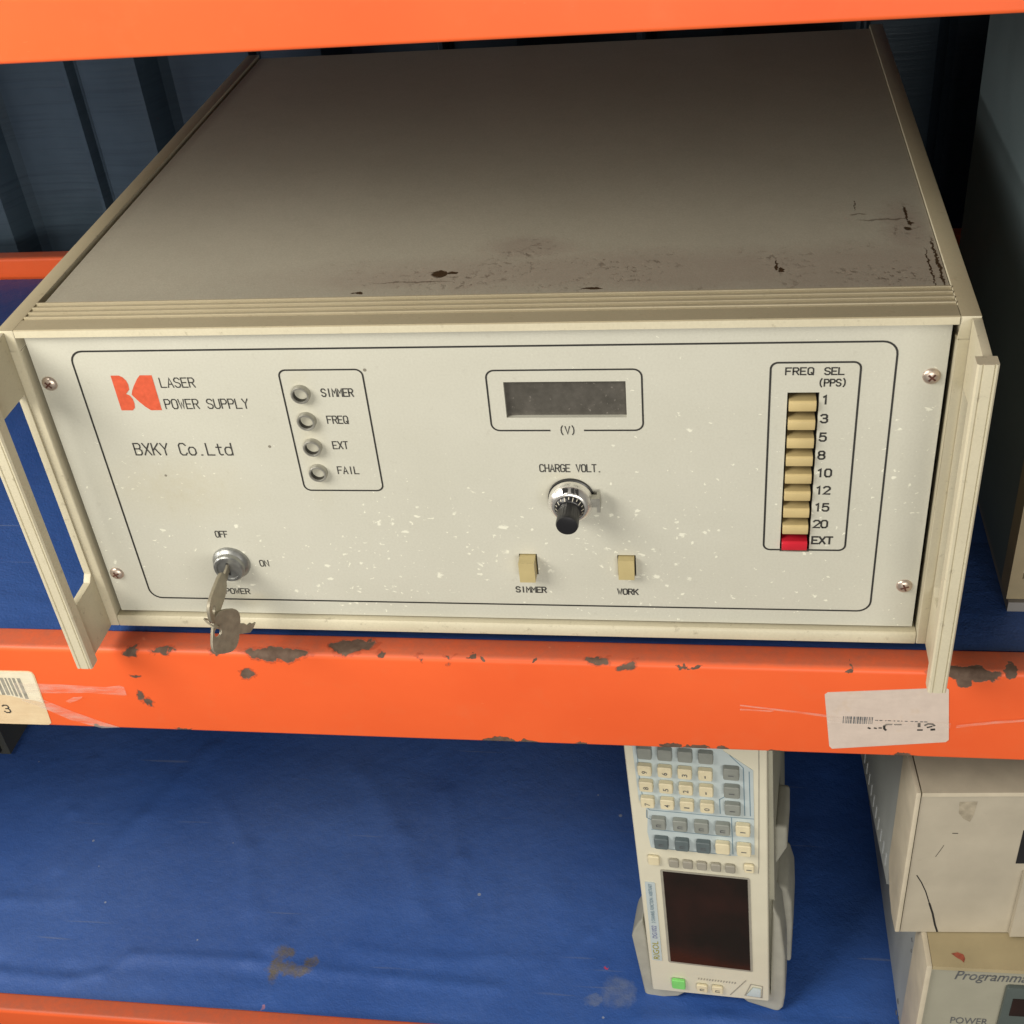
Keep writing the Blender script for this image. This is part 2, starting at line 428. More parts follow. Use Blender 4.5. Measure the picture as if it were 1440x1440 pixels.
def lathe(bm, prof, c, axis=(0, -1, 0), seg=40, mi=0, up=(0, 0, 1)):
    """prof: (radius, height along axis)"""
    ax = Vector(axis).normalized(); u = Vector(up).cross(ax).normalized(); w = ax.cross(u)
    c = Vector(c); rings = []
    for r, h in prof:
        if r < 1e-7: rings.append([bm.verts.new(c+ax*h)])
        else: rings.append([bm.verts.new(c+ax*h+u*(r*math.cos(2*math.pi*i/seg))+w*(r*math.sin(2*math.pi*i/seg))) for i in range(seg)])
    fs = []
    for a, b_ in zip(rings, rings[1:]):
        for i in range(seg):
            j = (i+1) % seg
            if len(a) == 1 and len(b_) == 1: continue
            if len(a) == 1: fs.append(bm.faces.new((a[0], b_[i], b_[j])))
            elif len(b_) == 1: fs.append(bm.faces.new((a[i], b_[0], a[j])))
            else: fs.append(bm.faces.new((a[i], b_[i], b_[j], a[j])))
    for f in fs: f.material_index = mi
    bmesh.ops.recalc_face_normals(bm, faces=fs)

def plate_holes(bm, x0, x1, z0, z1, holes, y0, y1):
    xs = sorted({x0, x1, *[h[0] for h in holes], *[h[1] for h in holes]})
    zs = sorted({z0, z1, *[h[2] for h in holes], *[h[3] for h in holes]})
    def solid(i, k):
        cx, cz = (xs[i]+xs[i+1])/2, (zs[k]+zs[k+1])/2
        return not any(h[0] < cx < h[1] and h[2] < cz < h[3] for h in holes)
    V = {}
    def v(i, k, s):
        if (i, k, s) not in V: V[(i, k, s)] = bm.verts.new((xs[i], y0 if s == 0 else y1, zs[k]))
        return V[(i, k, s)]
    nx, nz = len(xs)-1, len(zs)-1
    for i in range(nx):
        for k in range(nz):
            if not solid(i, k): continue
            bm.faces.new((v(i, k, 0), v(i+1, k, 0), v(i+1, k+1, 0), v(i, k+1, 0)))
            bm.faces.new((v(i, k, 1), v(i, k+1, 1), v(i+1, k+1, 1), v(i+1, k, 1)))
            for (di, dk, a, c) in ((-1, 0, (i, k), (i, k+1)), (1, 0, (i+1, k), (i+1, k+1)), (0, -1, (i, k), (i+1, k)), (0, 1, (i, k+1), (i+1, k+1))):
                ii, kk = i+di, k+dk
                if 0 <= ii < nx and 0 <= kk < nz and solid(ii, kk): continue
                bm.faces.new((v(*a, 0), v(*c, 0), v(*c, 1), v(*a, 1)))
    bmesh.ops.recalc_face_normals(bm, faces=bm.faces)

def ribbon(bm, pts, w, y, closed=False, mi=0):
    """flat mitred line in the plane y (facing -y); pts (x,z)"""
    P = [Vector(p) for p in pts]; n = len(P); Lf, Rt = [], []
    for i in range(n):
        a = P[i-1] if (i > 0 or closed) else None
        c = P[(i+1) % n] if (i < n-1 or closed) else None
        d1 = (P[i]-a).normalized() if a is not None else None
        d2 = (c-P[i]).normalized() if c is not None else None
        if d1 is None: d1 = d2
        if d2 is None: d2 = d1
        nn = Vector((-(d1+d2).y, (d1+d2).x))
        if nn.length < 1e-6: nn = Vector((-d1.y, d1.x))
        nn.normalize()
        k = min(1/max(.35, nn.dot(Vector((-d1.y, d1.x)))), 1.8)
        ext = Vector((0, 0))
        if a is None: ext = -d2*w*.4
        if c is None: ext = d1*w*.4
        Lf.append(P[i]+ext+nn*w/2*k); Rt.append(P[i]+ext-nn*w/2*k)
    lv = [bm.verts.new((p.x, y, p.y)) for p in Lf]; rv = [bm.verts.new((p.x, y, p.y)) for p in Rt]
    for i in range(n if closed else n-1):
        j = (i+1) % n
        f = bm.faces.new((lv[i], lv[j], rv[j], rv[i])); f.material_index = mi
        f.normal_update()
        if f.normal.y > 0: f.normal_flip()

def rrect(x0, x1, z0, z1, r, k=6):
    out = []
    for cx, cz, a0 in ((x1-r, z1-r, 0), (x0+r, z1-r, 90), (x0+r, z0+r, 180), (x1-r, z0+r, 270)):
        for i in range(k+1):
            a = R(a0+90*i/k); out.append((cx+r*math.cos(a), cz+r*math.sin(a)))
    return out

G = {  # single stroke engraving letters on a 4 x 6 grid
 'L': [[(0, 6), (0, 0), (4, 0)]], 'A': [[(0, 0), (2, 6), (4, 0)], [(.7, 2), (3.3, 2)]],
 'S': [[(4, 5), (3, 6), (1, 6), (0, 5), (0, 4), (1, 3.2), (3, 2.8), (4, 2), (4, 1), (3, 0), (1, 0), (0, 1)]],
 'E': [[(4, 6), (0, 6), (0, 0), (4, 0)], [(0, 3), (3.2, 3)]], 'R': [[(0, 0), (0, 6), (3, 6), (4, 5), (4, 4), (3, 3), (0, 3)], [(2, 3), (4, 0)]],
 'P': [[(0, 0), (0, 6), (3, 6), (4, 5), (4, 3.9), (3, 2.9), (0, 2.9)]], 'O': [[(1, 0), (0, 1), (0, 5), (1, 6), (3, 6), (4, 5), (4, 1), (3, 0), (1, 0)]],
 'W': [[(0, 6), (1, 0), (2, 4.2), (3, 0), (4, 6)]], 'U': [[(0, 6), (0, 1), (1, 0), (3, 0), (4, 1), (4, 6)]], 'Y': [[(0, 6), (2, 3), (4, 6)], [(2, 3), (2, 0)]],
 'B': [[(0, 0), (0, 6), (2.8, 6), (3.7, 5.2), (3.7, 4), (2.8, 3.2), (0, 3.2)], [(2.8, 3.2), (4, 2.3), (4, .9), (3, 0), (0, 0)]],
 'X': [[(0, 0), (4, 6)], [(0, 6), (4, 0)]], 'K': [[(0, 0), (0, 6)], [(4, 6), (0, 2.2)], [(1.4, 3.5), (4, 0)]],
 'C': [[(4, 5), (3, 6), (1, 6), (0, 5), (0, 1), (1, 0), (3, 0), (4, 1)]], 'o': [[(1, 0), (0, 1), (0, 3), (1, 4), (3, 4), (4, 3), (4, 1), (3, 0), (1, 0)]],
 '.': [[(1.6, 0), (2.2, 0)]], 't': [[(1.7, 5.6), (1.7, .8), (2.5, 0), (3.6, .2)], [(.4, 4), (3.4, 4)]], 'd': [[(4, 6), (4, 0)], [(4, 3.2), (3, 4), (1, 4), (0, 3), (0, 1), (1, 0), (3, 0), (4, .8)]],
 'I': [[(2, 0), (2, 6)]], 'M': [[(0, 0), (0, 6), (2, 2.6), (4, 6), (4, 0)]], 'F': [[(0, 0), (0, 6), (4, 6)], [(0, 3.1), (3.2, 3.1)]],
 'Q': [[(1, 0), (0, 1), (0, 5), (1, 6), (3, 6), (4, 5), (4, 1), (3, 0), (1, 0)], [(2.4, 1.8), (4, -.2)]], 'T': [[(0, 6), (4, 6)], [(2, 6), (2, 0)]],
 'H': [[(0, 0), (0, 6)], [(4, 0), (4, 6)], [(0, 3), (4, 3)]], 'G': [[(4, 5), (3, 6), (1, 6), (0, 5), (0, 1), (1, 0), (3, 0), (4, 1), (4, 2.8), (2.4, 2.8)]],
 'V': [[(0, 6), (2, 0), (4, 6)]], 'N': [[(0, 0), (0, 6), (4, 0), (4, 6)]], '(': [[(3, 6.6), (1.9, 5), (1.6, 3), (1.9, 1), (3, -.6)]], ')': [[(1, 6.6), (2.1, 5), (2.4, 3), (2.1, 1), (1, -.6)]],
 '1': [[(.9, 5), (2.2, 6), (2.2, 0)]], '3': [[(0, 5.2), (1, 6), (3, 6), (3.8, 5.2), (3.8, 4), (3, 3.2), (1.6, 3.2)], [(3, 3.2), (4, 2.3), (4, .9), (3, 0), (1, 0), (0, .9)]],
 '5': [[(3.7, 6), (.5, 6), (.2, 3.2), (1.2, 3.8), (3, 3.8), (4, 2.8), (4, 1), (3, 0), (1, 0), (0, .9)]],
 '8': [[(1, 3.2), (.2, 4), (.2, 5.2), (1, 6), (3, 6), (3.8, 5.2), (3.8, 4), (3, 3.2), (1, 3.2), (0, 2.2), (0, .9), (1, 0), (3, 0), (4, .9), (4, 2.2), (3, 3.2)]],
 '0': [[(1, 0), (0, 1.2), (0, 4.8), (1, 6), (3, 6), (4, 4.8), (4, 1.2), (3, 0), (1, 0)]], '2': [[(0, 5), (1, 6), (3, 6), (4, 5), (4, 3.9), (0, 0), (4, 0)]],
 '4': [[(3, 0), (3, 6), (0, 1.8), (4, 1.8)]], '6': [[(3.6, 5.5), (2.8, 6), (1, 6), (0, 4.8), (0, 1), (1, 0), (3, 0), (4, 1), (4, 2.4), (3, 3.4), (1, 3.4), (0, 2.4)]],
 '7': [[(0, 6), (4, 6), (1.6, 0)]], '9': [[(.4, .5), (1.2, 0), (3, 0), (4, 1.2), (4, 5), (3, 6), (1, 6), (0, 5), (0, 3.6), (1, 2.6), (3, 2.6), (4, 3.6)]], '-': [[(.6, 3), (3.4, 3)]], ' ': []}
_lay = [0]
def strokes(bm, txt, x0, x1, zc_, h, w, y, mi=0, fill=.74):
    """single-stroke text spread evenly from x0 to x1, centred on height zc_"""
    n = len(txt); pitch = (x1-x0)/(n-(1-fill)) if n > 1 else (x1-x0)/fill
    gw = pitch*fill
    for i, ch in enumerate(txt):
        for pl in G[ch]:
            _lay[0] = (_lay[0]+1) % 12
            ribbon(bm, [(x0+i*pitch+px/4*gw, zc_-h/2+pz/6*h) for px, pz in pl], w*1.22, y-_lay[0]*2.5e-6, mi=mi)

def text_mesh(bm, txt, x0, x1, zc_, h, y, shear=0., rot=0, mi=0):
    """outline-font text fitted to a box in the plane y; rot in degrees"""
    cu = bpy.data.curves.new('t', 'FONT'); cu.body = txt; cu.size = 1; cu.shear = shear; cu.offset = .006; cu.resolution_u = 3
    ob = bpy.data.objects.new('t', cu); COL.objects.link(ob)
    dg = bpy.context.evaluated_depsgraph_get(); me = ob.evaluated_get(dg).to_mesh()
    vs = [v.co.copy() for v in me.vertices]; fs = [tuple(p.vertices) for p in me.polygons]
    ob.evaluated_get(dg).to_mesh_clear(); bpy.data.objects.remove(ob); bpy.data.curves.remove(cu)
    ax, bx_ = min(v.x for v in vs), max(v.x for v in vs); ay, by = min(v.y for v in vs), max(v.y for v in vs)
    out = []
    for v in vs:
        px = (v.x-ax)/(bx_-ax); pz = (v.y-ay)/(by-ay)-.5
        if rot == 90: out.append(bm.verts.new((zc_-pz*h, y, x0+px*(x1-x0))))   # reads upwards; x0..x1 run along z, zc_ is x
        else: out.append(bm.verts.new((x0+px*(x1-x0), y, zc_+pz*h)))
    for f in fs:
        try:
            q = bm.faces.new([out[i] for i in f]); q.material_index = mi
            q.normal_update()
            if q.normal.y > 0: q.normal_flip()
        except ValueError: pass

def poly(bm, pts, y, mi=0):
    f = bm.faces.new([bm.verts.new((p[0], y, p[1])) for p in pts]); f.normal_update()
    if f.normal.y > 0: f.normal_flip()
    f.material_index = mi
    return f

def tag(o, label=None, cat=None, group=None, kind=None):
    if label: o['label'] = label
    if cat: o['category'] = cat
    if group: o['group'] = group
    if kind: o['kind'] = kind
    return o

def empty(name, loc, rot=None):
    o = bpy.data.objects.new(name, None); COL.objects.link(o); o.location = loc
    o.empty_display_size = .05
    if rot is not None: o.rotation_euler = rot
    return o

def copy_part(o, loc, parent):
    c = o.copy(); COL.objects.link(c); c.parent = parent; c.location = loc
    return c

# ------------------------------------------------------------------ the rack
rack = tag(empty('shelving_rack', RK), 'orange steel shelving rack with chipped beams that everything else stands on', 'shelving rack')
X0, X1 = -1.15, 1.35
def beam(y0, y1, z0, z1, mat, label, lip=.0):
    bm = bmesh.new()
    r = .0032; pts = []
    sgn = 1
    for cy, cz, a0 in ((y0+r, z1-r, 180), (y1-r*.6, z1-r*.6, 90), (y1-r*.6, z0+r*.6, 0), (y0+r*.6, z0+r*.6, 270)):
        rr = r if a0 == 180 else r*.6
        for i in range(7):
            a = R(a0-90*i/6); pts.append((cy+rr*math.cos(a), cz+rr*math.sin(a)))
    prism(bm, pts, X0, X1, 'x')
    o = finish('beam', bm, mat, rack, RK); o['label'] = label
    return o
beam(-.0139, .0030, -.0820, -.0176, M['beam_main'], 'chipped orange front beam under the laser power supply')
beam(-.0139, .0030, .3072, .3740, M['beam'], 'orange front beam across the top of the photo')
beam(-.0139, .0018, -.4690, -.4035, M['beam'], 'orange front beam of the bottom shelf')
beam(.4617, .4760, -.0800, -.0010, M['beam'], 'orange rear beam at the back of the middle shelf')
beam(.4617, .4760, -.4690, -.3880, M['beam'], 'orange rear beam of the bottom shelf')
beam(.4617, .4760, .3072, .3740, M['beam'], 'orange rear beam of the top shelf')
for z0, z1 in ((-.0290, -.0205), (.3560, .3640), (-.4170, -.4080)):
    bx('deck', (X0, X1, .0040, .4605, z0, z1), M['deck'], rack, RK)

# ------------------------------------------------------------------ mats
def seg_dist(p, a, b_):
    ab = b_-a; t = max(0., min(1., (p-a).dot(ab)/ab.length_squared)); return (p-(a+ab*t)).length
def mat_sheet(name, z, y0, y1, nx, ny, mat, ridges, amp):
    bm = bmesh.new(); grid = []
    rd = [([Vector(q) for q in pl], h, w) for pl, h, w in ridges]
    for i in range(nx+1):
        col = []
        x = X0+.02+(X1-X0-.04)*i/nx
        for j in range(ny+1):
            y = y0+(y1-y0)*j/ny
            p = Vector((x, y)); h = amp*(mnoise.noise(Vector((x*6, y*9, z*5)))+.5*mnoise.noise(Vector((x*15, y*22, 3.)))+.6)
            for pl, hh, w in rd:
                for a, c in zip(pl, pl[1:]):
                    if min(a.x, c.x)-.05 < x < max(a.x, c.x)+.05:
                        d = seg_dist(p, a, c)
                        if d < 4*w: h += hh*math.exp(-(d/w)**2)*(.5 if a is not pl[0] else .5)
            col.append(bm.verts.new((x, y, z+max(h, -.0006))))
        grid.append(col)
    for i in range(nx):
        for j in range(ny):
            bm.faces.new((grid[i][j], grid[i+1][j], grid[i+1][j+1], grid[i][j+1]))
    # rolled edge so the sheet has thickness
    for col_pair in range(nx):
        a, c = grid[col_pair][0], grid[col_pair+1][0]
        d = bm.verts.new((a.co.x, a.co.y, z-.0025)); e = bm.verts.new((c.co.x, c.co.y, z-.0025))
        bm.faces.new((a, d, e, c))
    return finish(name, bm, mat, None, (0, 0, 0), angle=60)
RID = [([(-.30, .018), (-.2251, .0175), (-.165, .0165), (-.144, .0234), (-.122, .0425), (-.0275, .0443), (.02, .040), (.09, .037), (.172, .034)], .0020, .0050),
       ([(-.30, .030), (-.235, .028), (-.17, .026), (-.13, .0300), (-.03, .0330), (.0, .0300)], -.0010, .006),
       ([(-.2397, .2400), (-.232, .18), (-.2226, .1203)], .0022, .006), ([(-.13, .26), (-.165, .18), (-.20, .10)], .0022, .009),
       ([(.02, .24), (.07, .17), (.10, .10)], .0024, .010), ([(.155, .13), (.161, .10), (.162, .06)], .0012, .003),
       ([(.28, .018), (.34, .022), (.44, .018), (.60, .02)], .0022, .006), ([(.0, .052), (-.01, .06), (-.005, .075)], .002, .008), ([(.18, .20), (.21, .12), (.235, .06)], .0010, .012), ([(-.10, .20), (-.06, .15), (-.04, .09)], .0022, .008), ([(.05, .06), (.12, .055), (.20, .062)], .0014, .006),
       ([(-.32, .10), (-.25, .085), (-.19, .088)], .0018, .007), ([(.10, .22), (.125, .15), (.13, .11)], .0022, .007), ([(.205, .05), (.24, .085), (.262, .13)], .0017, .006), ([(.40, .05), (.405, .12), (.41, .2)], .0009, .008)]
low = mat_sheet('shelf_mat', -.4060, .0015, .456, 620, 150, M['mat_low'], RID, .0016)
tag(low, 'creased blue mat with a brown stain, lining the bottom shelf under the pale signal generator', 'shelf mat', 'blue shelf mats')
upm = mat_sheet('shelf_mat', -.0190, .0036, .456, 380, 90, M['mat'], [([(-.20, .36), (-.16, .25), (-.15, .12)], .0012, .008), ([(-.24, .05), (-.10, .03), (-.03, .02)], .0010, .006)], .0009)
tag(upm, 'blue mat on the middle shelf underneath the beige laser power supply', 'shelf mat', 'blue shelf mats')

# ------------------------------------------------------------------ wall behind the rack
bm = bmesh.new(); prof = []; W0 = .535
rib = [(0, 0), (.004, .022), (.0050, .030), (.0065, .034), (.0095, .034), (.0115, .029), (.0130, .024), (.0150, .024), (.0175, .028), (.045, .030), (.068, .027), (.073, .020), (.079, .006), (.086, .000), (.120, -.003), (.150, .000)]
x = -1.1735
while x < 1.5:
    for px, d in rib: prof.append((x+px, W0-d))
    x += .160
vf = [bm.verts.new((a, b_, -.70)) for a, b_ in prof]; vt = [bm.verts.new((a, b_, .75)) for a, b_ in prof]
for i in range(len(prof)-1): bm.faces.new((vf[i], vf[i+1], vt[i+1], vt[i]))
bmesh.ops.recalc_face_normals(bm, faces=bm.faces)
geo = bmesh.ops.extrude_face_region(bm, geom=list(bm.faces))
bmesh.ops.translate(bm, verts=[g for g in geo['geom'] if isinstance(g, bmesh.types.BMVert)], vec=(0, .004, 0))
bmesh.ops.recalc_face_normals(bm, faces=bm.faces)
wall = finish('corrugated_wall', bm, M['wall'], None, (0, 0, 0), angle=20)
tag(wall, 'dark blue corrugated metal wall behind the shelving rack', 'wall')

# ------------------------------------------------------------------ laser power supply
ps = tag(empty('laser_power_supply', PS), 'beige rack cased laser power supply with two handles and a key switch', 'power supply')
def P_(name, bm, mat, parent=None, **k): 
    return finish(name, bm, mat, parent or ps, PS, **k)
# shell: floor, back, sides below the rails
bm = bmesh.new()
box(bm, -.0085, .4385, .006, .405, -.0068, -.0050); box(bm, -.0085, .4385, .403, .4065, -.0050, .1780)
box(bm, -.0085, -.0065, .006, .403, -.0050, .1700); box(bm, .4365, .4385, .006, .403, -.0050, .1700)
P_('case_shell', bm, M['frame_shaded'])
# lid
bm = bmesh.new(); box(bm, .0008, .4314, .0262, .4030, .1778, .1794)
P_('lid', bm, M['lid'], bev=.0003)
# side rails
def rail(x0, x1, inner):
    bm = bmesh.new()
    box(bm, x0, x1, -.0040, .4090, .1690, .1806)            # long top rail
    box(bm, x0, x1, -.0040, .0090, -.0080, .1690)           # upright at the front corner
    bmesh.ops.remove_doubles(bm, verts=bm.verts, dist=1e-5)
    o = P_('side_rail', bm, M['frame'] if False else [M['frame_shaded'], M['frame']], bev=.0007)
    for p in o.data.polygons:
        if abs(p.normal.z) < .6: p.material_index = 1  # upright faces take the lit enamel, tops keep the painted shade
    return o
rail(-.0105, -.0018, -1); rail(.4318, .4405, 1)
# top rail with four raised ribs
pts = [(-.0040, .1766), (-.0040, .1802), (-.0034, .1806), (.0062, .1806)]
y = .0066
for k in range(4):
    pts += [(y, .1798), (y+.0016, .1798), (y+.0019, .1810), (y+.0027, .1810), (y+.0031, .1798)]
    y += .0048
pts += [(.0256, .1799), (.0256, .1766)]
bm = bmesh.new(); prism(bm, pts, -.0016, .4316, 'x')
o = P_('top_rail', bm, [M['frame_shaded'], M['frame']], angle=25)
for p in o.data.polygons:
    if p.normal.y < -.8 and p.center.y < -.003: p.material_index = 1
bm = bmesh.new(); prism(bm, [(-.0040, -.0080), (-.0040, -.0022), (-.0030, -.0008), (.0100, -.0008), (.0100, -.0080)], -.0016, .4316, 'x')
P_('bottom_rail', bm, M['frame'], bev=.0005)
# front panel with openings
HOLES = [(.2315, .2885, .1278, .1475), (.3616, .3758, .0484, .1408), (.2303, .2396, .0312, .0448), (.2809, .2902, .0312, .0448)]
bm = bmesh.new(); plate_holes(bm, .0003, .4297, .0003, .1762, HOLES, 0., .0025)
panel = P_('front_panel', bm, M['panel'])
for q in ((.3590, .3780, .0095, .0120, .0460, .1430), (.2290, .2410, .0030, .0060, .0300, .0460), (.2795, .2915, .0030, .0060, .0300, .0460)):
    bm = bmesh.new(); box(bm, *q); P_('switch_backing', bm, M['void'])
bm = bmesh.new(); box(bm, .2290, .2910, .0024, .0040, .1255, .1500)
P_('display_window', bm, M['window'])
# printing on the panel
YI = -.00012
bm = bmesh.new()
for r, w, rad in (((.0209, .4080, .0102, .1667), .00095, .0065), ((.1237, .1648, .0846, .1552), .00085, .0035), ((.3537, .3930, .0496, .1565), .00095, .0032)):
    ribbon(bm, rrect(*r, rad), w, YI, True)
rr = rrect(.2237, .2960, .1206, .1539, .0040)
i0 = max(range(len(rr)), key=lambda i: (rr[i][1] < .121, -rr[i][0] if rr[i][1] < .121 else -9))
bot = [(.2683, .1206)] + [(px, pz) for px, pz in (rr[21:] + rr[:21])] + [(.2516, .1206)]
ribbon(bm, bot, .00085, YI)
P_('panel_outlines', bm, M['ink'], panel)
def T(*a, m='ink_soft', **k):
    bm = bmesh.new(); strokes(bm, *a, YI, **k); P_('lettering', bm, M[m], panel)
T('LASER', .0628, .0802, .1488, .0052, .00052); T('POWER SUPPLY', .0621, .1048, .1366, .0053, .00052); T('BXKY Co.Ltd', .0387, .0903, .1098, .0070, .00062)
T('SIMMER', .1429, .1584, .1425, .0042, .00055); T('FREQ', .1430, .1533, .1271, .0042, .0005); T('EXT', .1432, .1508, .1122, .0042, .0005); T('FAIL', .1431, .1537, .0971, .0042, .0005)
T('(V)', .2562, .2640, .1207, .0042, .00048); T('CHARGE VOLT.', .2452, .2752, .0987, .0042, .00050)
T('SIMMER', .2269, .2427, .0207, .0036, .00062); T('WORK', .2803, .2907, .0204, .0036, .0006)
T('OFF', .0689, .0754, .0555, .0040, .0005); T('ON', .0893, .0940, .0360, .0040, .0005); T('POWER', .0653, .0790, .0160, .0036, .0005)
T('FREQ', .3604, .3725, .1520, .0035, .00055, m='ink', fill=.72); T('SEL', .3775, .3858, .1519, .0035, .00055, m='ink'); T('(PPS)', .3750, .3874, .1459, .0035, .00055, m='ink', fill=.72)
for i, s in enumerate(('1', '3', '5', '8', '10', '12', '15', '20')):
    z = .1369-i*.01015; x = .3772
    if len(s) == 1: T(s, x, x+.0028, z, .0043, .00075, m='ink', fill=.9)
    else: T(s, x, x+.0064, z, .0043, .00075, m='ink', fill=.78)
T('EXT', .3770, .3866, .0558, .0042, .00078, m='ink', fill=.76)
# emblem
bm = bmesh.new(); lx, lz, lw, lh = .0384, .1331, .0212, .0200
B1 = [(0, 1), (.20, 1), (.28, .95), (.34, .86), (.365, .74), (.35, .60), (.24, .475), (.32, .43), (.365, .33), (.375, .20), (.35, .07), (.28, 0), (0, 0)]
C1 = [(.71, 1), (1, 1), (1, 0), (.73, 0), (.62, .10), (.50, .25), (.37, .45), (.42, .58), (.50, .72), (.62, .90)]
for pl in (B1, C1): poly(bm, [(lx+a*lw, lz+b_*lh) for a, b_ in pl], YI)
P_('emblem', bm, M['logo'], panel)
# panel screws
def screw(x, z, rot):
    bm = bmesh.new()
    lathe(bm, [(0, .0019), (.0016, .00185), (.0030, .0014), (.0038, .0007), (.0040, 0)], (x, 0, z), seg=24)
    for a in (rot, rot+90):
        d = Vector((math.cos(R(a)), math.sin(R(a)))); q = Vector((-d.y, d.x)); c = Vector((x, z))
        f = poly(bm, [tuple(c+d*s*.0021+q*t*.00045) for s, t in ((-1, -1), (1, -1), (1, 1), (-1, 1))], -.00198-(.000005 if a == rot else 0), 1)
    return P_('panel_screw', bm, [M['screw'], M['rust']])
for x, z, r in ((.0053, .1489, 40), (.0053, .0274, 25), (.4236, .1489, 50), (.4234, .0275, 20)): screw(x, z, r)
# indicator lamps
for i in range(4):
    bm = bmesh.new(); c = (.1328+.0001*i, 0, .1423-i*.01537)
    lathe(bm, [(.0047, 0), (.0047, .0024), (.0043, .0030), (.0037, .0030), (.0034, .0024)], c, seg=32)
    lathe(bm, [(.0034, .0024), (.0033, -.0045), (0, -.0045)], c, seg=32, mi=1)
    h = P_('lamp_holder', bm, [M['zinc'], M['socket']])
    bm = bmesh.new(); lathe(bm, [(.0023, -.0040), (.0023, -.0022), (.0016, -.0012), (0, -.0008)], (c[0]+.0003, 0, c[2]-.0003), seg=20)
    P_('lamp', bm, M['lens'], h)
# ten-turn dial
c = (.2596, 0, .0812)
bm = bmesh.new(); lathe(bm, [(.0114, 0), (.0114, .0016), (.0106, .0020), (.0106, .0030)], c, seg=48)
dial = P_('dial_base', bm, M['black'])
bm = bmesh.new(); lathe(bm, [(.0104, .0018), (.0110, .0022), (.0110, .0060), (.0106, .0068), (.0088, .0090), (.0080, .0095), (.0074, .0095), (.0074, .0080)], c, seg=48)
ring = P_('dial_ring', bm, M['chrome'])
bm = bmesh.new()
for a, w in ((-.0018, .0026), (.0020, .0017), (.0040, .0016)):
    zz = .0812+math.sqrt(.0096**2-a*a); q = -.0081
    vs = [bm.verts.new((.2596+a+s*w/2, q-t*.0008-.0002, zz-t*.0013+.0002)) for s, t in ((-1, -1), (1, -1), (1, 1), (-1, 1))]
    bm.faces.new(vs)
P_('dial_counter', bm, M['void'], ring)
bm = bmesh.new(); lathe(bm, [(.0076, .0084), (.0072, .0094), (.0058, .0112), (.0052, .0114)], c, seg=48)
sk = P_('dial_skirt', bm, M['black'])
bm = bmesh.new()
for k in range(20):
    a = 2*math.pi*k/20; l = .0013 if k % 2 == 0 else .0008
    for_r = [(.0070, .0096), (.0070-l, .0096+l*1.25)]
    d = Vector((math.cos(a), 0, math.sin(a))); t = Vector((-math.sin(a), 0, math.cos(a)))*.00022
    cc = Vector(c); q = [cc+d*(r_+.0001)+Vector((0, -h_-.0001, 0)) for r_, h_ in for_r]
    bm.faces.new([bm.verts.new(v_) for v_ in (q[0]-t, q[0]+t, q[1]+t, q[1]-t)])
P_('dial_marks', bm, M['offwhite'], sk)
bm = bmesh.new()                                                     # fluted knob
seg = 72; prof = [(.0053, .0112), (.0054, .0130), (.0055, .0205), (.0056, .0222), (.0052, .0234), (.0035, .0238), (0, .0238)]
rings = []
for k, (r_, h_) in enumerate(prof):
    if r_ == 0: rings.append([bm.verts.new((c[0], -h_, c[2]))]); continue
    rings.append([bm.verts.new((c[0]+(r_-(.00030 if (i % 3 == 0 and 0 < k < 3) else 0))*math.cos(2*math.pi*i/seg), -h_, c[2]+(r_-(.00030 if (i % 3 == 0 and 0 < k < 3) else 0))*math.sin(2*math.pi*i/seg))) for i in range(seg)])
for a, b_ in zip(rings, rings[1:]):
    for i in range(seg):
        j = (i+1) % seg
        bm.faces.new((a[i], b_[i], b_[j], a[j]) if len(b_) > 1 else (a[i], b_[0], a[j]))
bmesh.ops.recalc_face_normals(bm, faces=bm.faces)
P_('knob', bm, M['black'])
bm = bmesh.new(); box(bm, c[0]+.0100, c[0]+.0138, -.0068, -.0030, .0800, .0850); box(bm, c[0]+.0132, c[0]+.0148, -.0080, -.0022, .0778, .0862)
P_('brake_lever', bm, M['zinc'], bev=.0005)
# two rocking push switches
for x0, d in ((.2308, .0075), (.2814, .0042)):
    bm = bmesh.new(); box(bm, x0, x0+.0081, -d, .0030, .0318, .0442)
    P_('push_switch', bm, M['switch'], bev=.0005)
# selector buttons
for i in range(9):
    z1 = .1372-i*.01015
    bm = bmesh.new()
    prism(bm, [(.0105, z1), (-.0014, z1), (-.0023, z1-.0008), (-.0023, z1-.0031), (-.0016, z1-.0056), (.0105, z1-.0056)], .3624, .3746, 'x')
    o = P_('selector_button', bm, M['red'] if i == 8 else M['button'], bev=.0003)
    if i == 8: o['label'] = 'red button at the bottom of the selector column'
bm = bmesh.new()
for q in ((.3580, .3612, .0028, .0120, .0460, .1430), (.3762, .3790, .0028, .0120, .0460, .1430), (.3612, .3762, .0028, .0120, .1412, .1430), (.3612, .3762, .0028, .0120, .0460, .0480)): box(bm, *q)
bmesh.ops.remove_doubles(bm, verts=bm.verts, dist=1e-5)
P_('selector_housing', bm, M['void'])
# key lock
c = (.0735, 0, .0362)
bm = bmesh.new()
lathe(bm, [(.0104, 0), (.0104, .0008), (.0098, .0020), (.0082, .0034), (.0080, .0034)], c, seg=44)
lk = P_('key_switch', bm, M['lock'])
bm = bmesh.new(); lathe(bm, [(.0084, .0030), (.0084, .0056), (.0078, .0064), (.0064, .0064), (.0062, .0058), (.0, .0058)], c, seg=40)
lc = P_('lock_cylinder', bm, M['lock'], lk)
bm = bmesh.new(); poly(bm, [(c[0]-.0007, c[2]-.0042), (c[0]+.0007, c[2]-.0042), (c[0]+.0007, c[2]+.0042), (c[0]-.0007, c[2]+.0042)], -.0059)
P_('key_slot', bm, M['void'], lk)
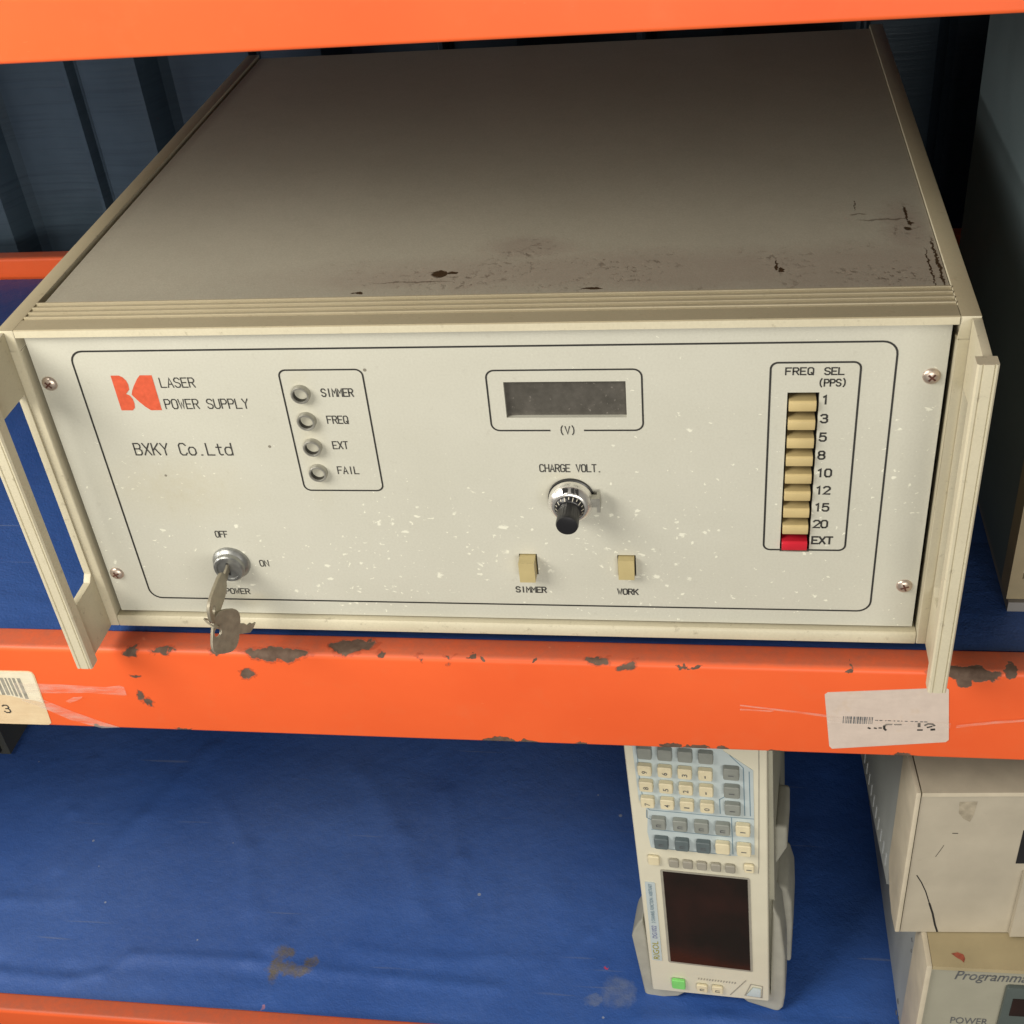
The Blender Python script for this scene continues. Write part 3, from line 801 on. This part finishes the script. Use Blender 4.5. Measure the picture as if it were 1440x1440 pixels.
# handles: plate with a cut-out, thicker grip bar in front
def handle(xp0, xp1, xb0, xb1):
    bm = bmesh.new()
    # plate (in the y-z plane) pierced by a long opening: four strips butted around it
    y0, y1, yh0, yh1 = -.0322, -.0042, -.0318, -.0057
    zb, zt, h0, h1 = -.0078, .1772, .0278, .1458
    outer = [(y1, zb), (y1, .1796), (y0, zt), (y0, zb)]
    ch = .0035
    hole = [(yh1, h0+ch), (yh1, h1), (yh0, h1), (yh0, h0), (yh1-ch, h0)]
    def ring_faces(xx):
        o_ = [bm.verts.new((xx, *p)) for p in outer]; h_ = [bm.verts.new((xx, *p)) for p in hole]
        return o_, h_
    oa, ha = ring_faces(xp0); ob_, hb = ring_faces(xp1)
    for o_, h_ in ((oa, ha), (ob_, hb)):
        bm.faces.new((o_[0], o_[1], h_[1], h_[0])); bm.faces.new((o_[1], o_[2], h_[2], h_[1]))
        bm.faces.new((o_[2], o_[3], h_[3], h_[2])); bm.faces.new((o_[3], o_[0], h_[4], h_[3])); bm.faces.new((o_[0], h_[0], h_[4]))
    for a, b_ in ((oa, ob_), (ha, hb)):
        for i in range(len(a)):
            j = (i+1) % len(a); bm.faces.new((a[i], a[j], b_[j], b_[i]))
    bmesh.ops.recalc_face_normals(bm, faces=bm.faces)
    o = P_('handle', bm, M['frame'], bev=.0003)
    # grip bar: front face with a shallow groove near each side
    g = .0006; w = xb1-xb0
    pr = [(xb0, -.0322), (xb0, -.0384), (xb0+.0008, -.0392), (xb0+w*.22, -.0392), (xb0+w*.26, -.0392+g), (xb0+w*.31, -.0392), (xb0+w*.76, -.0392), (xb0+w*.80, -.0392+g), (xb0+w*.84, -.0392), (xb1-.0008, -.0392), (xb1, -.0384), (xb1, -.0322)]
    bm = bmesh.new(); prism(bm, pr, -.0080, .1775, 'z')
    P_('grip_bar', bm, M['frame'], o, angle=25)
handle(-.0105, -.0066, -.0128, -.0036); handle(.4366, .4405, .4334, .4422)
for x in (.03, .40):
    for y in (.055, .36):
        bm = bmesh.new(); lathe(bm, [(0, 0), (.009, 0), (.0095, .001), (.0095, .0112)], (x, y, -.0180), axis=(0, 0, 1), seg=28, up=(0, 1, 0)); P_('foot', bm, M['rubber'])

# ------------------------------------------------------------------ keys
def key_mesh(bow_c, blade, wdir, blade_len, bw, bl, name, label):
    """flat key: rounded bow with a hole and a notched blade; blade and wdir span its plane"""
    bd = Vector(blade).normalized(); wd = (Vector(wdir)-bd*Vector(wdir).dot(bd)).normalized(); nn = bd.cross(wd)
    Mx = Matrix((bd, wd, nn)).transposed().to_4x4(); Mx.translation = Vector(bow_c)
    bm = bmesh.new(); t = .0009
    k = 28; out = []; inn = []
    for i in range(k):
        a = 2*math.pi*i/k; ca, sa = math.cos(a), math.sin(a)
        p = .62
        out.append((bl/2*math.copysign(abs(ca)**p, ca), bw/2*math.copysign(abs(sa)**p, sa)))
        inn.append((-bl*.30+.0021*ca, .0026*sa))
    layers = []
    for z in (-t, t):
        layers.append(([bm.verts.new((x, y, z)) for x, y in out], [bm.verts.new((x, y, z)) for x, y in inn]))
    for o_, h_ in layers:
        for i in range(k):
            j = (i+1) % k; bm.faces.new((o_[i], o_[j], h_[j], h_[i]))
    for s in (0, 1):
        a, b_ = layers[0][s], layers[1][s]
        for i in range(k):
            j = (i+1) % k; bm.faces.new((a[i], a[j], b_[j], b_[i]))
    # blade with cuts
    x = bl/2-.0008; pts = [(x, -.0030), (x+.003, -.0030)]
    n = int(blade_len/.0018); up = []
    for i in range(n):
        up.append((x+.004+i*.0018, -.0028+(.0012 if i % 2 else 0.)*(.6+.4*((i*7) % 3))))
    pts += up + [(x+blade_len, 0.), (x+blade_len-.002, .0026), (x, .0026)]
    prism(bm, pts, -t*.8, t*.8, 'z')
    # stamped mark on the bow
    for zs in (t,):
        ring_ = [(-.1*bl+.0032*math.cos(q*.5), .0032*math.sin(q*.5)) for q in range(13)]
        for a, b_ in zip(ring_, ring_[1:]):
            pass
    bmesh.ops.transform(bm, matrix=Mx, verts=bm.verts)
    bmesh.ops.recalc_face_normals(bm, faces=bm.faces)
    o = finish(name, bm, M['key'], None, Vector(bow_c), bev=.0002, seg=1)
    tag(o, label, 'key', 'keys at the lock')
    return o
key_mesh((.0735, -.0270, .0345), (0, 1, .12), (.10, 0, 1), .0105, .0175, .028, 'key', 'dull metal key pushed into the lock, its bow standing out from the panel')
key_mesh((.0765, -.0340, .0175), (.494, .669, -.45), (-.22, -.62, -.75), .010, .0240, .0178, 'key', 'spare dull metal key dangling from the bow of the key in the lock')
bm = bmesh.new()
cc = Vector((.0726, -.0385, .0268)); ua = Vector((-.35, -.45, .75)).normalized(); ub = Vector((.6, -.75, .2)); ub = (ub-ua*ub.dot(ua)).normalized()
rings = []; Rr, rr_ = .0044, .0005
for i in range(36):
    a = 2*math.pi*i/36; d = ua*math.cos(a)+ub*math.sin(a); ax = ua.cross(ub)
    rings.append([bm.verts.new(cc+d*(Rr+rr_*math.cos(q*math.pi/4))+ax*rr_*math.sin(q*math.pi/4)) for q in range(8)])
for i in range(36):
    for q in range(8):
        bm.faces.new((rings[i][q], rings[(i+1) % 36][q], rings[(i+1) % 36][(q+1) % 8], rings[i][(q+1) % 8]))
bmesh.ops.recalc_face_normals(bm, faces=bm.faces)
kr = finish('key_ring', bm, M['key'], None, cc)
tag(kr, 'small wire ring joining the two keys below the power lock', 'key ring')

# ------------------------------------------------------------------ labels and tape on the middle beam
YF = -.0139
def thin(bm, pts, y, t, mi=0): prism(bm, pts, y, y-t, 'y', mi)
lb = empty('barcode_label', (-.0900, YF, -.0800)); LO = (-.0900, YF, -.0800)
tag(lb, 'cream torn barcode label with a 3 at the left end of the chipped beam', 'label', 'barcode labels on the beam')
bm = bmesh.new(); thin(bm, [(-.1200, -.0368), (-.0625, -.0360), (-.0602, -.0368), (-.0594, -.0392), (-.0618, -.0790), (-.0640, -.0806), (-.1200, -.0812)], YF-.00008, .0002)
finish('paper', bm, M['paper_cream'], lb, LO)
bm = bmesh.new(); thin(bm, [(-.1190, -.0373), (-.0632, -.0366), (-.0608, -.0374), (-.0603, -.0396), (-.0612, -.0618), (-.0660, -.0600), (-.0730, -.0590), (-.0790, -.0570), (-.0850, -.0560), (-.1190, -.0555)], YF-.0003, .00015)
finish('paper_layer', bm, M['paper_white'], lb, LO)
bm = bmesh.new(); x = -.1170
random.seed(3)
while x < -.0690:
    w = random.choice((.0012, .0017, .0022)); zb = -.0560 if x < -.08 else -.0560-(x+.08)*.32
    poly(bm, [(x, zb), (x+w, zb), (x+w, -.0418), (x, -.0418)], YF-.00052); x += w+random.choice((.0009, .0013))
finish('barcode', bm, M['ink_faint'], lb, LO)
bm = bmesh.new(); strokes(bm, '3', -.0888, -.0850, -.0680, .0062, .0008, YF-.00035)
finish('digit', bm, M['ink_soft'], lb, LO)

LO = (.4200, YF, -.0770); lb = empty('barcode_label', LO)
tag(lb, 'faded pinkish barcode label on the chipped beam under the right handle', 'label', 'barcode labels on the beam')
bm = bmesh.new(); thin(bm, [(.3890, -.0345), (.3875, -.0362), (.3922, -.0752), (.3938, -.0772), (.4522, -.0690), (.4536, -.0672), (.4494, -.0300), (.4478, -.0288)], YF-.00008, .0002)
finish('paper', bm, M['paper_pink'], lb, LO)
bm = bmesh.new(); x = .3980; random.seed(9)
while x < .4140:
    w = random.choice((.0003, .0005, .0009)); poly(bm, [(x, -.0572+.0002*random.random()), (x+w, -.0572), (x+w, -.0518), (x, -.0518)], YF-.00032); x += w+random.choice((.0004, .0007))
x = .4145
while x < .4420:                                                    # what is left of a line of tiny print
    w = random.uniform(.0006, .0018); poly(bm, [(x, -.0543-.0004*random.random()), (x+w, -.0545), (x+w, -.0538), (x, -.0538)], YF-.00032); x += w+random.uniform(.0005, .0015)
finish('barcode', bm, M['ink_grey'], lb, LO)
bm = bmesh.new()
for pl, w in (([(.4232, -.0569), (.4208, -.0570), (.4196, -.0582), (.4198, -.0602), (.4206, -.0612)], .0009), ([(.4250, -.0569), (.4280, -.0568)], .0008),
              ([(.4372, -.0556), (.4374, -.0576)], .0011), ([(.4371, -.0604), (.4391, -.0603)], .0008), ([(.4404, -.0566), (.4418, -.0555), (.4440, -.0556), (.4450, -.0566)], .0009),
              ([(.4418, -.0582), (.4438, -.0574)], .0008), ([(.4440, -.0598), (.4452, -.0596)], .0011), ([(.4116, -.0600), (.4124, -.0604)], .0008), ([(.4148, -.0600), (.4156, -.0602)], .0007), ([(.4172, -.0598), (.4182, -.0598)], .0007)):
    ribbon(bm, pl, w*1.35, YF-.00035)
finish('lettering', bm, M['ink'], lb, LO)

def tape(pls, label):
    bm = bmesh.new()
    for k, pts in enumerate(pls): thin(bm, pts, YF-.0006-k*.0002, .00008)
    o = finish('adhesive_tape', bm, M['tape'], None, (pls[0][0][0], YF, pls[0][0][1]))
    tag(o, label, 'tape', 'tape on the beam')
tape([[(-.075, -.0455), (-.045, -.0458), (-.018, -.0468), (-.0085, -.0452), (-.0060, -.0462), (-.0062, -.0528), (-.0085, -.0532), (-.030, -.0518), (-.050, -.0530), (-.075, -.0540)],
      [(-.074, -.0560), (-.062, -.0575), (-.045, -.0675), (-.028, -.0760), (-.018, -.0800), (-.030, -.0812), (-.048, -.0750), (-.062, -.0660), (-.074, -.0600)],
      [(-.046, -.0590), (-.040, -.0555), (-.034, -.0548), (-.036, -.0570), (-.044, -.0605)]], 'clear tape strips peeling beside the cream barcode label with the 3')
tape([[(.3440, -.0452), (.3660, -.0478), (.3880, -.0506), (.3960, -.0520), (.3960, -.0535), (.3860, -.0520), (.3650, -.0490), (.3440, -.0462)],
      [(.3440, -.0480), (.3620, -.0488), (.3600, -.0496), (.3440, -.0492)], [(.3900, -.0520), (.4100, -.0535), (.4530, -.0540), (.4530, -.0575), (.4100, -.0570), (.3905, -.0560)],
      [(.4560, -.0550), (.4750, -.0510), (.4900, -.0490), (.4900, -.0505), (.4740, -.0530), (.4560, -.0570)]], 'wrinkled clear tape stretched over the pinkish barcode label')

# ------------------------------------------------------------------ cabinet on the right of the middle shelf
CO = Vector((.64, .04, -.018)); cab = tag(empty('instrument_cabinet', CO), 'blue grey instrument cabinet standing right of the laser power supply, mostly out of frame', 'cabinet')
bx('body', (.4840, .80, .0520, .2790, -.0130, .2950), M['cab'], cab, CO, bev=.0015)
bm = bmesh.new()
box(bm, .4838, .4900, .0372, .0522, -.0120, .2952); box(bm, .7940, .8002, .0372, .0522, -.0120, .2952)
box(bm, .4900, .7940, .0372, .0522, -.0120, .0020); box(bm, .4900, .7940, .0372, .0522, .2860, .2952)
finish('front_frame', bm, M['cab_frame'], cab, CO, bev=.001)
bx('front_panel', (.4902, .7938, .0420, .0500, .0022, .2858), M['offwhite'], cab, CO)
bx('plinth', (.4846, .7994, .0345, .2750, -.0185, -.0122), M['cab_base'], cab, CO, bev=.0025, seg=3)

# ------------------------------------------------------------------ stacked supplies bottom right
def bench_supply(name, loc, yaw, w, d, h, label, lower):
    """local frame: x right, y back, z up, origin at the front bottom left corner"""
    t = tag(empty(name, loc, (0, 0, yaw)), label, 'power supply', 'stacked power supplies')
    f = .012 if lower else .0
    jb = .037
    bx('body', (.0012, w-.0012, jb, d, f, h-.0012), M['unit_side'], t, bev=.001)
    bm = bmesh.new()
    if lower:
        prism(bm, [(0, f), (jb, f), (jb, h), (0, h)], 0, .0035, 'x'); 
    else:  # broken left cheek of the bezel
        prism(bm, [(.0, .001), (.014, .0012), (.0185, .0050), (.0245, .0075), (.0300, .0160), (.0345, .0220), (.0372, .0300), (.0365, .060), (.0375, h), (0, h)], 0, .0030, 'x')
    finish('bezel_cheek', bm, M['unit_edge'], t, bev=.0009)
    bm = bmesh.new(); prism(bm, [(0, f), (jb, f), (jb, h), (0, h)], w-.0035, w, 'x')
    finish('bezel_cheek', bm, M['unit_edge'], t, bev=.0009)
    bx('bezel_top', (.0036, w-.0036, .0004, jb, h-.0035, h-.0003), M['unit_top'] if lower else M['unit_edge'], t, bev=.0008)
    fy = .0020 if lower else .0012
    bx('front_panel', (.0036, w-.0036, fy, fy+.004, f, h-.0036), M['unit_front2'] if lower else M['unit_front'], t, bev=.0006)
    return t, fy, f
# B (bottom of the stack)
hB = .1455; LB = (.4612, -.0230, -.4045)
tb, fy, f = bench_supply('bench_power_supply', LB, .012, .26, .30, hB, 'lower grey green programmable supply with Programm lettering, bottom of the stack', True)
BX = lambda wx: wx-.4612
BZ = lambda wz: wz+.4045
bm = bmesh.new(); text_mesh(bm, 'Programmable DC Power Supply', BX(.4795), BX(.4795)+.126, BZ(-.2706), .0124, fy-.0002, shear=.25)
finish('lettering', bm, M['ink_grey'], tb); bm = bmesh.new()
text_mesh(bm, 'POWER', BX(.4824), BX(.5053), BZ(-.3188), .0072, fy-.0002)
finish('lettering', bm, M['ink_grey'], tb)
bm = bmesh.new(); x0, x1, z0, z1 = BX(.5108), BX(.62), BZ(-.340), BZ(-.2762)
prism(bm, rrect(x0, x1, z0, z1, .002), fy, fy-.0030, 'y')
db = finish('display_bezel', bm, M['disp_bezel'], tb, bev=.0005)
bx('display', (BX(.5157), x1-.006, fy-.0036, fy-.0029, BZ(-.3050), BZ(-.2870)), M['lcd'], db)
bx('power_button', (BX(.486), BX(.502), fy-.005, fy, BZ(-.345), BZ(-.326)), M['key_grey'], tb, bev=.001)
bm = bmesh.new(); poly(bm, [(0, 0), (1, 0), (1, 1), (0, 1)], 0); bm.clear()
q = bm.faces.new([bm.verts.new((a, b_, hB-.0001)) for a, b_ in ((.0160, .0100), (.0200, .0112), (.0232, .0098), (.0238, .0070), (.0226, .0040), (.0212, .0058), (.0190, .0072))])
finish('red_smear', bm, M['redmark'], tb)
for yy, zz, r_ in ((.055, .020, .0022), (.0545, .0065, .0022), (.0465, .0125, .0016), (.046, .106, .0016), (.043, .098, .0013)):
    bm = bmesh.new(); lathe(bm, [(0, .0006), (r_*.7, .0005), (r_, 0)], (.0012, yy, zz), axis=(-1, 0, 0), seg=14)
    finish('side_screw', bm, M['ink_grey'], tb)
for x in (.02, .24):
    for y in (.03, .27):
        bx('foot', (x-.008, x+.008, y-.008, y+.008, -.001, .0125), M['rubber'], tb, bev=.001)
# A (on top of it, turned a little)
LA = (.4444, -.0008, -.2586)
ta, fy, f = bench_supply('bench_power_supply', LA, .060, .25, .30, .1325, 'upper grimy beige supply with a cracked front and broken bezel, on top of the stack', False)
bm = bmesh.new()
for k in range(10):
    y = .046+k*.0098; 
    for r_ in (0,):
        vs = [(y, .0075), (y+.0016, .0075), (y+.0016, .0185), (y, .0185)]
        prism(bm, vs, .0013, .0006, 'x')
finish('vent_slots', bm, M['slot'], ta)
bm = bmesh.new()
ribbon(bm, [(.0082, .0566), (.0115, .0500), (.0150, .0410), (.0185, .0290), (.0215, .0190), (.0240, .0080), (.0262, .0006)], .0007, fy-.00012)
ribbon(bm, [(.0185, .0290), (.0215, .0190), (.0240, .0080), (.0262, .0006)], .0012, fy-.00016)
ribbon(bm, [(.0208, .0850), (.0188, .0790), (.0172, .0745)], .0003, fy-.00012)
ribbon(bm, [(.0246, .0960), (.0274, .0959)], .0006, fy-.00012)
finish('crack', bm, M['void'], ta)
bm = bmesh.new(); poly(bm, [(.0252, .1235), (.0352, .1240), (.0345, .1120), (.0330, .1060), (.0290, .1090), (.0258, .1140)], fy-.0001)
finish('rubbed_mark', bm, M['stain'], ta)
bm = bmesh.new(); box(bm, .0640, .1000, fy-.0004, fy+.0005, .0685, .0985)
finish('display', bm, M['black'], ta)
bm = bmesh.new(); box(bm, .0692, .2300, fy-.0040, fy-.0002, .0012, .0620)
finish('lower_panel', bm, M['unit_front'], ta, bev=.0010)

# ------------------------------------------------------------------ dark case bottom left
KO = Vector((-.45, .33, -.4050)); kc = tag(empty('instrument_case', KO), 'dark olive instrument case at the far left of the bottom shelf', 'case')
bx('body', (-.56, -.3200, .2400, .440, -.4000, -.2300), M['dark_case'], kc, KO, bev=.004, seg=3)
bx('front_panel', (-.552, -.3270, .2365, .2402, -.3950, -.2350), M['black'], kc, KO, bev=.001)
for x in (-.34, -.54): bx('foot', (x-.009, x+.009, .25, .268, -.4055, -.3995), M['rubber'], kc, KO)

# ------------------------------------------------------------------ signal generator standing on its end
ex, ey, ez = Vector((.99443, -.09455, .04657)), Vector((.09603, .99491, -.03056)), Vector((-.04329, .03485, .99845))   # right, back, up
g = bpy.data.objects.new('signal_generator', None); COL.objects.link(g); g.empty_display_size = .05
mw = Matrix((ex, ey, ez)).transposed().to_4x4(); mw.translation = Vector((.2878, .0369, -.3990)).lerp(Vector((.3272, -.5015, .4514)), .0054); g.matrix_world = mw @ Matrix.Scale(.9946, 4)
tag(g, 'ivory signal generator with keypad and dark screen, stood on end on blue mat', 'signal generator')
H = .2900
# local frame: x right, y back, z up
bm = bmesh.new(); prism(bm, [(.0005, .0012), (.0850, .0042), (.0868, H), (-.0025, H-.003)], .0, .012, 'y')
finish('front_bezel', bm, M['gen'], g, bev=.0016, seg=3)
bx('shell', (-.0005, .0890, .0120, .135, .0020, H-.004), M['gen_side'], g, bev=.003, seg=3)
def bumper(pts, y0, y1): 
    bm = bmesh.new(); prism(bm, pts, y0, y1, 'y'); return finish('rubber_bumper', bm, M['gen_rubber'], g, bev=.0034, seg=4, angle=50)
bumper([(-.0118, .0560), (-.0098, .0640), (-.0055, .0730), (-.0025, .0765), (-.0012, .0600), (.0002, .0005), (.0265, .0012), (.0230, -.0045), (.0184, -.0092), (.0010, -.0142), (-.0030, -.0138), (-.0066, -.0100)], .004, .032)
bumper([(.0585, .0028), (.0855, .0040), (.0868, .0600), (.0880, .1050), (.0930, .0900), (.0962, .0500), (.0960, .0050), (.0945, -.0090), (.0915, -.0142), (.0880, -.0140), (.0690, -.0078)], .005, .032)
bumper([(.0880, .1150), (.0965, .1350), (.0965, .1560), (.0880, .1560)], .03, .070)
bumper([(.0880, .0060), (.0985, .0020), (.0995, .0450), (.0990, .0700), (.0960, .0850), (.0880, .0900)], .036, .080)
# screen in a shallow frame
bm = bmesh.new(); ribbon(bm, rrect(.0150, .0733, .0378, .1376, .001, 3), .0016, -.0004, True)
scf = finish('screen_frame', bm, M['key_soft'], g)
bx('screen', (.0160, .0724, -.0007, .0006, .0390, .1366), M['lcd'], scf)
# overlay and lines
ov = [(.0037, .2820), (.0037, .2461), (.0045, .2050), (.0096, .1955), (.0080, .1749), (.0095, .1598), (.0644, .1592), (.0775, .1625), (.0778, .2011), (.0780, .2403), (.0600, .2556), (.0600, .2820)]
bm = bmesh.new(); thin(bm, ov, -.0001, .0003)
ovl = finish('keypad_overlay', bm, M['gen_overlay'], g)
bm = bmesh.new()
for pl in ([(.0065, .2800), (.0062, .2250), (.0075, .2010), (.0110, .1965), (.0560, .1962), (.0775, .1965)], [(.0110, .1780), (.0625, .1775)], [(.0120, .1600), (.0620, .1597)], [(.0635, .1960), (.0635, .1610)],
           [(.0565, .2120), (.0600, .2150)], [(.0565, .2120), (.0565, .1990)], [(.0720, .1990), (.0720, .2420), (.0640, .2520)], [(.0755, .1990), (.0755, .2390)], [(.0120, .1870), (.0085, .1890), (.0090, .1960)]):
    ribbon(bm, pl, .0006, -.00045)
finish('overlay_lines', bm, M['gen_line'], ovl)
bm = bmesh.new()
ribbon(bm, [(.0820, .2850), (.0815, .2420), (.0800, .1500), (.0795, .1440)], .0006, -.0002)
finish('bezel_groove', bm, M['key_soft'], g)
def gkey(x, z, w, h, mat, name='key_button', d=.0044, txt=None):
    bm = bmesh.new(); prism(bm, rrect(x-w/2, x+w/2, z-h/2, z+h/2, .0013, 3), -.0003, -d, 'y')
    o = finish(name, bm, M[mat], g, bev=.0005, seg=1)
    if txt:
        bm = bmesh.new(); a_, b_ = {'I': (.0008, .0034), '1': (.0009, .0034), '-': (.0022, .0007)}.get(txt, (.0024, .0034)); text_mesh(bm, txt, z-a_/2-.0006, z+a_/2-.0006, x, b_, -d-.0002, rot=90)
        finish('legend', bm, M['ink_grey'], o)
    return o
C4 = (.0106, .0233, .0359, .0487)
for x, s in zip(C4, ('7', '4', '1', '0')): gkey(x, .2066, .0088, .0088, 'key_cream', txt=s)
for x, s in zip(C4, ('8', '5', '2', '.')): gkey(x, .2215, .0088, .0088, 'key_cream', txt=s if s != '.' else '-')
for x, s in zip(C4, ('9', '6', '3', '-')): gkey(x, .2359, .0088, .0088, 'key_cream', txt=s)
for x in C4: gkey(x+.0008, .2510, .0090, .0092, 'key_grey')
for z in (.2068, .2226, .2388): gkey(.0647, z, .0098, .0098, 'key_grey', txt='I')
for x in (.0166, .0305, .0443, .0579): gkey(x, .1872, .0092, .0100, 'key_grey', txt='n')
gkey(.0708, .1880, .0092, .0100, 'key_cream', txt='I')
for x in (.0172, .0308, .0448): gkey(x, .1682, .0092, .0100, 'key_dark', txt='n')
gkey(.0573, .1690, .0092, .0100, 'key_cream'); gkey(.0710, .1690, .0092, .0100, 'key_cream', txt='I')
for x in (.0242, .0335, .0428, .0521, .0615): gkey(x, .1476, .0066, .0072, 'key_soft', d=.0028)
gkey(.0107, .1485, .0078, .0085, 'key_cream', d=.0025); gkey(.0738, .1496, .0066, .0075, 'key_cream', d=.0025, txt='I')
pw = gkey(.0206, .0148, .0098, .0100, 'green', 'power_button', .0030); pw['label'] = 'green power button'
gkey(.0375, .0128, .0080, .0080, 'key_cream', d=.0025, txt='n'); gkey(.0486, .0132, .0080, .0080, 'key_cream', d=.0025, txt='n')
bm = bmesh.new(); thin(bm, [(.0690, .0100), (.0790, .0095), (.0795, .0190), (.0740, .0195)], -.0002, .0012)
finish('port_cover', bm, M['gen_overlay'], g, bev=.0004)
bm = bmesh.new(); ribbon(bm, [(.0680, .0085), (.0800, .0080), (.0806, .0215), (.0725, .0225)], .0007, -.0003, True); ribbon(bm, [(.0575, .0070), (.0690, .0260)], .0006, -.0003)
for k in range(14): ribbon(bm, [(.0350+k*.0020, .0210), (.0356+k*.0020, .0225)], .0007, -.0003)
finish('port_surround', bm, M['key_soft'], g)
bm = bmesh.new(); thin(bm, rrect(.0028, .0098, .0378, .1240, .001, 3), -.0001, .0004)
st = finish('name_strip', bm, M['gen_overlay'], g)
bm = bmesh.new(); text_mesh(bm, 'RIGOL', .0395, .0600, .0060, .0045, -.0007, rot=90); finish('maker_lettering', bm, M['gold'], st)
bm = bmesh.new(); text_mesh(bm, 'DG1022', .0635, .0775, .0062, .0034, -.0007, rot=90); finish('model_lettering', bm, M['purple'], st)
bm = bmesh.new(); text_mesh(bm, '2 CHANNEL FUNCTION / ARBITRARY', .0805, .1225, .0062, .0026, -.0007, rot=90); finish('strip_lettering', bm, M['gen_line'], st)

# ------------------------------------------------------------------ light
world = bpy.data.worlds.new('World'); S.world = world; world.use_nodes = True
wb = world.node_tree.nodes['Background']; wb.inputs[0].default_value = (1.0, .95, .88, 1); wb.inputs[1].default_value = .12
def area(name, loc, tgt, size, sy, power, col):
    l = bpy.data.lights.new(name, 'AREA'); l.shape = 'RECTANGLE'; l.size = size; l.size_y = sy; l.energy = power; l.color = col
    o = bpy.data.objects.new(name, l); COL.objects.link(o); o.location = loc
    o.rotation_euler = (Vector(tgt)-Vector(loc)).to_track_quat('-Z', 'Y').to_euler()
    return o
area('left_key_light', (-.42, -.50, .67), (.06, .10, .17), .55, .40, 10.3, (1., .955, .87))  # key lamp at the front left, standing in for an unseen source
area('low_left_light', (-1.02, -.10, .34), (.20, .12, .17), .45, .12, 5., (1., .965, .90))  # lamp added low on the left to brighten cabinet side and wall ribs
area('front_light', (.65, -1.80, .22), (.25, 0, -.10), 1.4, .5, 23., (1., .96, .885))

# ------------------------------------------------------------------ camera
cam = bpy.data.cameras.new('camera'); co = bpy.data.objects.new('camera', cam); COL.objects.link(co)
co.location = (.327202, -.501453, .451419); co.rotation_euler = (.928826, .086913, .128401)
cam.sensor_width = 36; cam.lens = 36*1783.26/1440; cam.clip_start = .01; cam.clip_end = 50
S.camera = co
S.view_settings.view_transform = 'Standard'; S.view_settings.look = 'None'; S.view_settings.exposure = 0; S.view_settings.gamma = 1
try: S.view_settings.use_curve_mapping = False
except Exception: pass
